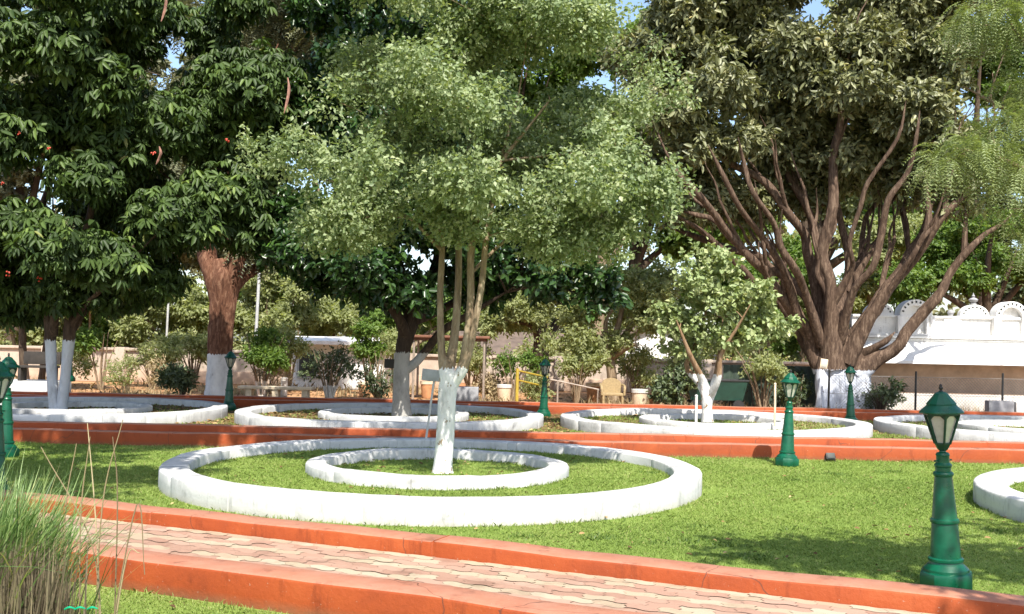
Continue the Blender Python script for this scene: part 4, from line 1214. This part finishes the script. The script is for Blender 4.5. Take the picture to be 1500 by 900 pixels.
sc_cl = sc_cl[~((np.abs(x_ - 6.5) < 4) & (y_ > 43)) & ~((np.abs(x_ - .6) < 4) & (y_ > 45)) & ~((np.abs(x_ + 7) < 4) & (y_ > 44))]
tag(crown(None, sc_cl, 52000, .19, .08, LEAF['dryish'], spray=9, twig=.4, name='undergrowth'), kind='stuff')

# a distant belt of trees that reads as one mass
bl = []
for i in range(190):
    X = random.uniform(-62, 62); Yy = random.uniform(62, 80)
    bl.append((X, Yy, random.uniform(.5, 1) * (6.5 + 2.5 * math.sin(X * .21) + 1.5 * math.sin(X * .53 + 1)) , random.uniform(1.6, 3)))
    bl.append((X + random.uniform(-2, 2), Yy - 1, random.uniform(.3, 2.5), random.uniform(1.2, 2)))
o = crown(None, np.array(bl), 34000, .50, .24, leaf_mat('far_foliage', [(0, (.12, .13, .06)), (.5, (.20, .20, .09)), (1, (.28, .27, .13))], .6, .35), spray=10, twig=.8, name='treeline')
tag(o, kind='stuff')

# dry grass on the orange soil
x, y = view_pts(60000, 26.3, 37.5, 1.0, 1.15)
pt = np.sin(x * .9 + 1.7 * np.sin(y * .8)) * np.sin(y * 1.3 + 2 * np.sin(x * .5))
kp = rng.random(len(x)) < np.clip((pt - .25) * 1.2, 0, .6)
x, y = x[kp], y[kp]
grass('dry_grass', x, y, np.full(len(x), -.02), rng.uniform(.10, .34, len(x)), np.full(len(x), .02), LEAF['straw'], .8)

# ------------------------------------------------------------------ compound wall, houses, building
D = 38.0
cw = empty('compound_wall', (0, D, 0), 'long low off-white compound wall behind the far shrubs', 'wall')
b = MB(); b.box((-2.5, D, .6), (43, .25, 1.1), bev=.01); b.build('wall', M['oldwall'], cw)
b = MB(); b.box((-2.5, D - .02, 1.20), (43.2, .42, .10), bev=.02); b.build('coping', M['oldwall'], cw)
b = MB(); b.box((-2.5, D - .03, .22), (43.1, .36, .46), bev=.02); b.build('plinth', M['tan'], cw)
for i in range(16):
    b = MB(); b.box((-22.5 + i * 2.7, D - .06, .64), (.38, .46, 1.26), bev=.02); b.build('pier', M['oldwall'], cw)

def house(name, label, xc, D, wd, zw, zr, dp, ridge_x=True, win=((0, 1),), roofmat='rooftile'):
    root = empty(name, (xc, D, 0), label, 'house')
    b = MB()
    if ridge_x:
        b.box((xc, D + dp / 2, zw / 2), (wd, dp, zw))
    else:
        b.prism([(xc - wd / 2, 0), (xc + wd / 2, 0), (xc + wd / 2, zw), (xc, zr), (xc - wd / 2, zw)], D, D + dp)
    b.build('wall', M['bldg'], root, smooth=False)
    r = MB()
    t = .12
    if ridge_x:
        for sgn in (-1, 1):
            y0 = D + dp / 2; y1 = y0 + sgn * (dp / 2 + .5)
            z1 = zw - (zr - zw) * .5 / (dp / 2)
            vs = [(xc - wd / 2 - .3, y0, zr + .01), (xc + wd / 2 + .3, y0, zr + .01), (xc + wd / 2 + .3, y1, z1), (xc - wd / 2 - .3, y1, z1)]
            r.add(vs + [(v[0], v[1], v[2] + t) for v in vs], [[0, 1, 2, 3], [4, 5, 6, 7], [0, 1, 5, 4], [1, 2, 6, 5], [2, 3, 7, 6], [3, 0, 4, 7]])
    else:
        for sgn in (-1, 1):
            x1 = xc + sgn * (wd / 2 + .45); z1 = zw - (zr - zw) * .45 / (wd / 2)
            vs = [(xc, D - .35, zr + .01), (xc, D + dp + .3, zr + .01), (x1, D + dp + .3, z1), (x1, D - .35, z1)]
            r.add(vs + [(v[0], v[1], v[2] + t) for v in vs], [[0, 1, 2, 3], [4, 5, 6, 7], [0, 1, 5, 4], [1, 2, 6, 5], [2, 3, 7, 6], [3, 0, 4, 7]])
    r.build('roof', M[roofmat], root, smooth=False)
    for wx, wz in win:
        b = MB(); b.box((xc + wx, D - .02, wz), (.75, .10, .9), bev=.01); f = b.build('window', M['greyboard'], root)
        b = MB(); b.box((xc + wx, D - .065, wz), (.6, .03, .75)); b.build('pane', M['opening'], f)
    return root
house('gabled_house', 'small white gabled house with brown roof behind the cream pots', gx(965, 45), 45, 5.2, 1.75, 2.75, 6, False, ((-1.1, 1.0), (1.2, 1.0)))
house('low_house', 'low white house with brown sloping roof behind the pergola', gx(745, 47), 47, 4.6, 1.35, 2.15, 3.6, True, ((-1.7, .8), (.3, .8), (1.9, .8)))
house('pale_house', 'low white shed half hidden behind the open dark shrub', gx(497, 35.4), 35.4, 3.2, 1.58, 1.68, 2.0, True, ((-1.05, .8),), 'bldg')

# white ornamental building at the right
D = 28.6
k = D / FPX
bx0, bx1 = gx(1258, D), gx(1640, D)
bw_, bc = bx1 - bx0, (bx0 + bx1) / 2
zh = lambda y, x=1400: at(x, y, D).z
bld = empty('parapet_building', (bc, D, 0), 'long low white building with arched ornamental parapet behind the chain-link fence', 'building')
z_pl, z_ea, z_mo, z_pa = .52, zh(534), zh(497), zh(466)
b = MB(); b.box((bc, D + .05, z_pl / 2), (bw_, .5, z_pl), bev=.02); b.build('plinth', M['wallwhite'], bld)
b = MB(); b.box((bc, D + 1.5, (z_pl + z_mo) / 2), (bw_ - .1, 1.7, z_mo - z_pl)); b.build('wall', M['tan'], bld)
b = MB()
b.add([(x, y, z) for x in (bx0, bx1) for y, z in ((D - .55, z_ea), (D - .55, z_ea + .07), (D + .55, z_mo - .02), (D + .75, z_mo - .02), (D + .75, z_ea))],
      [[0, 1, 6, 5], [1, 2, 7, 6], [2, 3, 8, 7], [3, 4, 9, 8], [4, 0, 5, 9], [0, 1, 2, 3, 4], [5, 6, 7, 8, 9]])
b.build('eave', M['bldg'], bld, smooth=False)
b = MB()
b.box((bc, D + .52, z_mo + .04), (bw_, .34, .07), bev=.015)
b.box((bc, D + .55, z_mo + .11), (bw_, .26, .06), bev=.015)
b.box((bc, D + .55, z_mo - .04), (bw_, .24, .06), bev=.01)
b.build('cornice', M['bldg'], bld)
b = MB(); b.box((bc, D + .70, (z_mo + .14 + z_pa) / 2), (bw_, .22, z_pa - z_mo - .14)); b.build('parapet', M['bldg'], bld)
b = MB(); b.box((bc, D + .68, z_pa + .035), (bw_, .32, .07), bev=.015); b.build('coping', M['bldg'], bld)

def arch_pts(cx, zc, r, n=20, z0=None, sq=1.0):
    p = [(cx + r * math.cos(math.pi * i / n), zc + r * sq * math.sin(math.pi * i / n)) for i in range(n + 1)]
    if z0 is not None: p = [(cx + r, z0)] + p + [(cx - r, z0)]
    return p
mod = 143 * k
x_a0 = gx(1351, D)
for i in range(-1, 2):
    ax = x_a0 + i * mod
    if ax - .5 > bx0:
        # arched niche standing on the cornice
        zc = z_pa + .06; Ro, Ri = .46, .30; z0 = z_mo + .14
        outer = arch_pts(ax, zc, Ro, 20, z0); inner = arch_pts(ax, zc, Ri, 20, z0)
        y0, y1, y2 = D + .44, D + .62, D + .90
        n = len(outer)
        f = MB()
        vs = [(x, y0, z) for x, z in outer] + [(x, y0, z) for x, z in inner] + [(x, y1, z) for x, z in inner] + [(x, y2, z) for x, z in outer]
        fs = []
        for j in range(n - 1):
            fs += [[j, j + 1, n + j + 1, n + j], [n + j, n + j + 1, 2 * n + j + 1, 2 * n + j], [j + 1, j, 3 * n + j, 3 * n + j + 1]]
        fs += [[2 * n + j for j in range(n)], [3 * n + j for j in range(n)]]
        f.add(vs, fs)
        nich = f.build('arched_niche', M['bldg'], bld, smooth=False)
        for j in range(1, 10):
            h = MB()
            a = math.pi * j / 10
            rr = (Ro + Ri) / 2 + .01
            h.box((ax + rr * math.cos(a), y0 - .004, zc + rr * math.sin(a)), (.045, .012, .06), (0, -a + math.pi / 2, 0))
            h.build('pierced_hole', M['opening'], nich)
        for sg in (-1, 1):
            p = MB(); p.box((ax + sg * (Ro + .0), D + .50, (z0 + zc) / 2), (.14, .20, zc - z0), bev=.015); p.build('pilaster', M['bldg'], nich)
    px_ = ax - 52 * k
    if px_ - .4 > bx0:
        q = MB(); q.prism(arch_pts(px_, z_pa + .07, .42, 18, None, .82), D + .60, D + .82)
        ped = q.build('round_pediment', M['bldg'], bld, smooth=False)
        for j in range(1, 9):
            h = MB()
            a = math.pi * j / 9
            h.box((px_ + .33 * math.cos(a), D + .597, z_pa + .07 + .33 * .82 * math.sin(a)), (.05, .012, .04), (0, -a + math.pi / 2, 0))
            h.build('pierced_hole', M['opening'], ped)
        u = MB(); u.lathe([(.06, 0), (.10, .03), (.05, .06), (.11, .11), (.13, .16), (.08, .20), (.03, .22), (.05, .26), (.02, .30), (.005, .36)], 12, (px_, D + .70, z_pa + .07 + .33))
        u.build('urn_finial', M['grey'], ped)
    mx_ = ax - 86 * k
    if mx_ - .3 > bx0:
        p = MB(); p.box((mx_, D + .575, (z_mo + .14 + z_pa) / 2), (.50, .05, z_pa - z_mo - .16), bev=.012); pn = p.build('panel', M['bldg'], bld)
        md = MB()
        md.lathe([(.15, .004), (.145, .022), (.12, .03), (.10, .022), (.09, .008), (.05, .007), (.001, .006)], 24, cap=False)
        md.v = [(mx_ + v[0], D + .55 - v[2], (z_mo + z_pa) / 2 + .08 + v[1]) for v in md.v]
        md.build('medallion', M['bldg'], pn)
        u = MB(); u.lathe([(.06, 0), (.07, .05), (.10, .10), (.08, .16), (.02, .19)], 12, (mx_, D + .70, z_pa + .07)); u.build('knob', M['grey'], pn)

# chain-link fence in front of the building
D = 26.75
fx = [gx(1341, D) + i * (gx(1468, D) - gx(1341, D)) for i in range(-1, 4)]
fen = empty('chain_link_fence', (fx[1], D, 0), 'chain-link fence with black posts in front of the white building', 'fence')
for xx in fx:
    b = MB(); b.tube([(xx, D, -.05), (xx + .02, D, 1.17)], [.028, .028], 8); b.build('post', M['black'], fen)
b = MB()
x0, x1, zt = fx[0], fx[-1], 1.02
p = .085
q = x0 - zt
while q < x1:
    for sg in (1, -1):
        a0, a1 = (q, q + zt)
        if a0 >= x0 - 1e-6 and a1 <= x1:
            pts = [(a0, D + .004 * sg, 0), (a1, D + .004 * sg, zt)] if sg > 0 else [(a1, D + .004 * sg, 0), (a0, D + .004 * sg, zt)]
            b.tube(pts, [.0035, .0035], 4, cap=False)
    q += p
for z in (.05, .55, 1.02):
    b.tube([(x0, D - .01, z), (x1, D - .01, z)], [.005, .005], 4, cap=False)
b.build('wire_mesh', M['wire'], fen)

# green sheet fence between shrubs and fig
D = 28.4
gs = MB()
n = 60; xa, xb = gx(1060, D), gx(1200, D)
vs, fs = [], []
for i in range(n + 1):
    xx = xa + (xb - xa) * i / n; yy = D + .025 * math.sin(i * 1.3)
    vs += [(xx, yy, 0), (xx, yy, 1.22), (xx, yy + .01, 0), (xx, yy + .01, 1.22)]
for i in range(n):
    a = i * 4; c = a + 4
    fs += [[a, c, c + 1, a + 1], [a + 2, a + 3, c + 3, c + 2], [a + 1, c + 1, c + 3, a + 3]]
gs.add(vs, fs)
tag(gs.build('sheet_fence', M['greensheet']), 'dark green corrugated sheet fence left of the fig trunk', 'fence')

# ------------------------------------------------------------------ small things
def simple(name, label, cat, mb, mat, group=None, loc=None):
    return tag(mb.build(name, mat), label, cat, group)

# white plinth at left with a dark bench
D = 27.0
pl = MB(); pl.box((gx(20, D) - 1.2, D + .6, .19), (gx(131, D) - gx(20, D) + 2.4, 1.5, .44), bev=.02)
simple('plinth', 'low grey-white plinth behind the twin white trunk', 'plinth', pl, M['white_old'])
bn = empty('dark_bench', (gx(45, D), D + .5, .41), 'dark wooden bench on the low white plinth at left', 'bench')
b = MB(); b.box((gx(45, D), D + .5, .79), (1.0, .40, .06), bev=.01); b.build('seat', M['darkwood'], bn)
b = MB(); b.box((gx(45, D), D + .72, 1.02), (1.0, .05, .34), bev=.01); b.build('backrest', M['darkwood'], bn)
for sg in (-1, 1):
    b = MB(); b.box((gx(45, D) + sg * .42, D + .5, .585), (.08, .36, .35), bev=.008); b.build('leg', M['darkwood'], bn)

# stone bench
D = 27.3
x0, x1 = gx(353, D), gx(461, D)
sb = empty('stone_bench', ((x0 + x1) / 2, D, 0), 'low cream stone slab bench on orange soil right of the brown trunk', 'bench')
b = MB(); b.box(((x0 + x1) / 2, D, .37), (x1 - x0, .42, .075), bev=.012); b.build('seat', M['cream'], sb)
for xx in (x0 + .28, x0 + .5 * (x1 - x0), x1 - .2):
    b = MB(); b.box((xx, D, .16), (.16, .34, .34), bev=.01); b.build('leg', M['cream'], sb)

# pots and posts
def pot(px, D, wd, h, mat, label, rim):
    x = gx(px, D)
    r = empty('flower_pot', (x, D, 0), label, 'pot', 'pots and tubs along the far path')
    b = MB(); b.lathe([(wd * .36, -.01), (wd * .38, .02), (wd * .46, h * .8), (wd * .44, h * .82)], 20, (x, D, 0)); b.build('body', mat, r)
    b = MB(); b.lathe([(wd * .44, h * .80), (wd * .5, h * .82), (wd * .5, h), (wd * .42, h), (wd * .40, h * .86), (.01, h * .85)], 20, (x, D, 0)); b.build('rim', rim, r)
pot(938, 27.6, .46, .52, M['cream'], 'cream tub with white rim right of the cane chair', M['wallwhite'])
pot(740, 29.5, .44, .50, M['cream'], 'sunlit cream tub left of the yellow post', M['wallwhite'])
pot(675, 31, .40, .46, M['terra'], 'terracotta pot behind the pergola post', M['terra'])
pot(628, 31, .46, .50, M['terra'], 'terracotta pot between the grey trunk and the white trunk', M['cream'])
pot(536, 31, .42, .44, M['terra'], 'terracotta pot left of the thin brownish shrub', M['cream'])
pot(960, 27.8, .34, .36, M['terra'], 'stacked terracotta pot beside the dark leafy bush', M['terra'])
pot(870, 31, .46, .55, M['terra'], 'tall terracotta pot behind the cane chair', M['cream'])
def post(px, D, z0, h, rad, mat, label, name='marker_post', lean=0, group='short white posts'):
    x = gx(px, D); b = MB()
    b.tube([(x, D, z0 - .02), (x + lean, D, z0 + h)], [rad, rad * .95], 10)
    b.lathe([(rad * 1.1, 0), (rad * 1.15, .02), (rad * .4, .035)], 10, (x + lean, D, z0 + h - .005))
    return simple(name, label, 'post', b, mat, group)
post(418, 30, 0, .52, .10, M['wallwhite'], 'stubby white post standing behind the stone bench')
post(1021, 19.9, .09, .62, .028, M['wallwhite'], 'slim white post left of the forked whitewashed trunk')
post(1136, 19.6, .2, .78, .022, M['cream'], 'tall thin cream stake between the pale-leaved tree and the lamp')
post(243, 40, 0, 3.2, .045, M['greyboard'], 'thin pale pole among the dry trees left of the brown trunk', 'utility_pole', .05, 'thin pale poles')
post(373, 38, 0, 4.3, .06, M['greyboard'], 'thin pale pole right of the brown trunk', 'utility_pole', .1, 'thin pale poles')
post(1010, 36, 0, 2.6, .05, M['brownwood'], 'brown pole in front of the gabled house', 'utility_pole', 0, 'thin pale poles')

# pergola
D = 30.0
x0, x1 = gx(604, D), gx(712, D)
pg = empty('pergola', ((x0 + x1) / 2, D + .7, 0), 'flat brown roofed pergola on thin posts between the grey and white trunks', 'pergola')
zt = at(660, 496, D).z
b = MB(); b.box(((x0 + x1) / 2, D + .7, zt + .05), (x1 - x0 + .2, 1.7, .07), bev=.01); b.build('roof', M['brownwood'], pg)
for yy in (D, D + 1.4):
    b = MB(); b.box(((x0 + x1) / 2, yy, zt - .03), (x1 - x0, .07, .08)); b.build('beam', M['brownwood'], pg)
for xx in (x0 + .05, x1 - .05):
    for yy in (D, D + 1.4):
        b = MB(); b.tube([(xx, yy, -.05), (xx, yy, zt - .02)], [.04, .035], 8); b.build('post', M['steel'], pg)

# sign boards
D = 15.05
s0 = at(622, 655, D); s1 = at(637, 548, D)
sg = empty('sign_board', s0, 'small blank grey board on a leaning white stake behind the front tree', 'sign')
b = MB(); b.tube([s0 - Vector((0, 0, .05)), s1], [.017, .016], 8); b.build('stake', M['wallwhite'], sg)
b = MB()
p0 = at(633, 550, D - .03)
b.box(p0, (.30, .02, .17), (0, R(5), 0), .006); b.build('board', M['greyboard'], sg)
D = 21.6
b = MB(); p0 = at(574, 533, D); p1 = at(577, 585, D)
sg = empty('sign_board', (p0.x, D, 0), 'dark blank board on a thin pole left of the grey painted trunk', 'sign')
b.tube([(p0.x + .05, D + .03, 0), (p0.x + .05, D + .03, p0.z + .22)], [.016, .016], 8); b.build('pole', M['greyboard'], sg)
b = MB(); b.box(p0, (.32, .025, .19), (0, R(1), 0), .006); b.build('board', M['darkwood'], sg)

# concrete blocks
D = 26.7
def block(px0, px1, h, mat, label, dep=.5):
    b = MB(); b.box(((gx(px0, D) + gx(px1, D)) / 2, D + dep / 2, h / 2 - .01), (gx(px1, D) - gx(px0, D), dep, h), bev=.015)
    simple('stone_block', label, 'block', b, mat, 'rectangular blocks by the far path')
block(662, 702, .52, M['grey'], 'grey block beside the white front trunk under the pergola')
D = 26.45
block(1449, 1486, .47, M['grey'], 'dark grey concrete block before the chain-link fence', .25)
block(1489, 1530, .45, M['wallwhite'], 'pale block at the right edge next to the dark grey block', .25)

# yellow railing and pipe rail
D = 27.0
yr = empty('yellow_railing', (gx(758, D), D, 0), 'bright yellow post with sloping yellow rails left of the lamp', 'railing')
b = MB(); a = at(758, 540, D); b.tube([(a.x, D, -.03), (a.x, D, a.z)], [.045, .045], 10); b.build('post', M['yellow'], yr)
for dy in (0, 14):
    b = MB(); p0, p1 = at(758, 543 + dy, D), at(802, 553 + dy, D + 1.2); b.tube([p0, p1], [.024, .024], 8); b.build('rail', M['yellow'], yr)
pr = empty('pipe_railing', (gx(815, D), D, 0), 'dull sloping pipe rail on short posts left of the cane chair', 'railing')
b = MB(); p0, p1 = at(806, 556, D), at(882, 572, D); b.tube([p0, p1], [.022, .022], 8); b.build('rail', M['steel'], pr)
for px, py in ((817, 558), (876, 571)):
    b = MB(); p = at(px, py, D); b.tube([(p.x, D, -.03), (p.x, D, p.z)], [.025, .025], 8); b.build('post', M['steel'], pr)

# cane armchair
D = 27.0
cx = gx(898, D)
ch = empty('cane_chair', (cx, D, 0), 'tan cane armchair with arched back facing the garden by the red kerb', 'chair')
b = MB(); b.prism([(cx - .27, .40), (cx + .27, .40)] + [(cx + .27 * math.cos(math.pi * i / 14), .62 + .20 * math.sin(math.pi * i / 14)) for i in range(15)], D + .25, D + .30)
b.build('backrest', M['cane'], ch)
b = MB(); b.box((cx, D + .02, .40), (.56, .5, .07), bev=.02); b.build('seat', M['cane'], ch)
for sgn in (-1, 1):
    b = MB(); b.tube([(cx + sgn * .29, D + .27, .64), (cx + sgn * .31, D, .62), (cx + sgn * .30, D - .22, .58), (cx + sgn * .29, D - .24, .38)], [.035, .035, .035, .03], 8, 0, 4); b.build('armrest', M['cane'], ch)
    for yy in (-.2, .25):
        b = MB(); b.tube([(cx + sgn * .25, D + yy, -.01), (cx + sgn * .25, D + yy, .40)], [.032, .036], 8); b.build('leg', M['cane'], ch)

# dark green trolley bin
D = 27.6
x0, x1 = gx(1004, D), gx(1092, D); cx = (x0 + x1) / 2; hw = (x1 - x0) / 2
tb = empty('trolley_bin', (cx, D, 0), 'dark green metal trolley bin behind the forked whitewashed trunk', 'bin')
b = MB()
lo, hi = .28, .80
vs = [(cx + sx * hw * (.86 if z == lo else 1), D + sy * .35 * (.75 if z == lo else 1), z) for z in (lo, hi) for sx, sy in ((-1, -1), (1, -1), (1, 1), (-1, 1))]
b.add(vs, [[0, 1, 2, 3], [0, 1, 5, 4], [1, 2, 6, 5], [2, 3, 7, 6], [3, 0, 4, 7]])
inn = [(cx + (v[0] - cx) * .96, D + (v[1] - D) * .93, v[2] + (.02 if v[2] == lo else 0)) for v in vs]
b.add(inn, [[0, 1, 2, 3], [0, 1, 5, 4], [1, 2, 6, 5], [2, 3, 7, 6], [3, 0, 4, 7]])
b.build('body', M['bin'], tb, smooth=False)
b = MB(); 
for sy in (-1, 1): b.box((cx, D + sy * .34, hi + .01), (2 * hw + .08, .05, .05), bev=.01)
for sx in (-1, 1): b.box((cx + sx * (hw + .01), D, hi + .01), (.05, .63, .05), bev=.01)
b.build('rim', M['black'], tb)
for sx in (-.7, .7):
    b = MB(); b.tube([(cx + sx * hw, D - .36, .15), (cx + sx * hw, D - .28, .15)], [.15, .15], 16); b.build('wheel', M['black'], tb)
    b = MB(); b.tube([(cx + sx * hw, D + .28, .15), (cx + sx * hw, D + .36, .15)], [.15, .15], 16); b.build('wheel', M['black'], tb)
b = MB(); b.tube([(cx + hw * .8, D, .30), (cx + hw + .15, D - .05, .62), (cx + hw + .22, D - .05, .10)], [.025, .025, .03], 8); b.build('tow_bar', M['black'], tb)

# small black floodlight on the lawn
D = 15.12
p = Vector((gx(1218, D), D, 0))
fl_ = empty('floodlight', p, 'small black floodlight on the lawn against the sunlit red kerb', 'floodlight')
b = MB(); b.box(p + Vector((0, .02, .075)), (.13, .07, .10), (R(-25), 0, 0), .008); b.build('housing', M['black'], fl_)
b = MB(); b.box(p + Vector((0, -.02, .098)), (.11, .006, .08), (R(-25), 0, 0), .002); b.build('glass', M['opening'], fl_)
b = MB(); b.tube([p + Vector((-.075, .03, .0)), p + Vector((-.075, .03, .09))], [.008, .008], 6); b.tube([p + Vector((.075, .03, .0)), p + Vector((.075, .03, .09))], [.008, .008], 6); b.build('bracket', M['black'], fl_)

# ------------------------------------------------------------------ tall grass clump in the foreground
def strips(name, base, tipd, L, W, droop, mat, parent, seg=6):
    n = len(base)
    t = np.linspace(0, 1, seg + 1)
    tip = unit(tipd)
    az = np.cross(tip, np.array([[0, 0, 1.]])); az = unit(az + 1e-6)
    rot = rng.normal(0, .5, (n, 1)); fw = np.cross(az, tip)
    side = az * np.cos(rot) + fw * np.sin(rot)
    pts = base[:, None, :] + tip[:, None, :] * (t[None, :, None] * L[:, None, None])
    out = np.stack([tip[:, 0], tip[:, 1], np.zeros(n)], 1); out = unit(out + 1e-6)
    pts = pts + out[:, None, :] * (droop * L)[:, None, None] * (t ** 2.2)[None, :, None] + np.array([0, 0, -1.]) * (droop * L * .9)[:, None, None] * (t ** 2.6)[None, :, None]
    wv = (W[:, None] * np.clip(1.05 - t[None, :] ** 2.2, .03, 1))[..., None] * side[:, None, :] * .5
    V = np.stack([pts - wv, pts + wv], 2).reshape(-1, 3)
    b = (np.arange(n) * (seg + 1) * 2)[:, None, None]
    s = (np.arange(seg) * 2)[None, :, None]
    F = (b + s + np.array([0, 1, 3, 2])[None, None, :]).reshape(-1, 4)
    r = np.repeat(rng.random(n), seg)
    return np_mesh(name, V, F, r, mat, parent)

M['thatch'] = leaf_mat('dry_thatch', [(0, (.07, .052, .034)), (.5, (.16, .125, .08)), (1, (.32, .26, .16))], .7, .2)
gc = empty('grass_clump', (-2.5, 5.0, 0), 'tall clump of reedy grass with dry cut stalks in the left foreground', 'grass clump')
def cl_base(n, cx, cy, sx, sy):
    return np.stack([rng.normal(cx, sx, n), rng.normal(cy, sy, n), np.zeros(n)], 1)
n = 3000
B = cl_base(n, -2.33, 4.80, .11, .10)
td = np.stack([(B[:, 0] + 2.24) * .25 + rng.normal(0, .10, n), (B[:, 1] - 5.0) * .35 + rng.normal(0, .10, n), np.ones(n)], 1)
strips('dry_stalks', B, td, rng.uniform(.36, .70, n), rng.uniform(.006, .013, n), rng.uniform(0, .06, n), M['thatch'], gc, 4)
n = 5200
B = cl_base(n, -2.70, 5.02, .16, .14)
td = np.stack([(B[:, 0] + 2.70) * .5 + rng.normal(0, .13, n), (B[:, 1] - 5.0) * .6 + rng.normal(0, .2, n), np.ones(n)], 1)
strips('green_blades', B, td, rng.uniform(.55, 1.02, n), rng.uniform(.006, .015, n), rng.uniform(.05, .34, n) ** 1.2, LEAF['reed'], gc, 7)
n = 260
B = cl_base(n, -2.7, 4.95, .15, .12)
td = np.stack([rng.normal(0.0, .17, n), rng.normal(0, .2, n), np.ones(n)], 1)
strips('long_blades', B, td, rng.uniform(.9, 1.28, n), rng.uniform(.007, .013, n), rng.uniform(.1, .5, n), LEAF['reed'], gc, 9)
# a few tall flowering stalks
pts = [((152, 905), (140, 760), (128, 620), 5.2), ((140, 905), (150, 740), (180, 615), 5.15), ((120, 905), (118, 760), (132, 640), 5.0), ((150, 905), (135, 800), (60, 655), 5.1), ((160, 905), (185, 820), (205, 810), 4.9), ((155, 905), (200, 740), (212, 842), 4.95), ((100, 905), (95, 760), (112, 650), 5.2), ((168, 905), (172, 730), (165, 640), 5.2)]
b = MB()
for p0, p1, p2, D in pts:
    a0 = at(*p0, D); a0.z = 0
    b.tube([a0, at(*p1, D), at(*p2, D)], [.004, .0035, .002], 5, 0, 6)
b.build('flower_stalk', LEAF['straw'], gc)
t_ = MB()
for dx in (-.05, .0, .06):
    p = at(118 + dx * 300, 893, 4.55)
    t_.tube([p + Vector((-.025, 0, 0)), p + Vector((0, -.01, .012)), p + Vector((.02, 0, .004))], [.004, .005, .003], 6, .1, 3)
tag(t_.build('plastic_tie', plain('green_plastic', (.0, .30, .15), .4, 0, .2, 8, 0)), 'bright green plastic tie knotted round the dry grass stalks', 'tie')
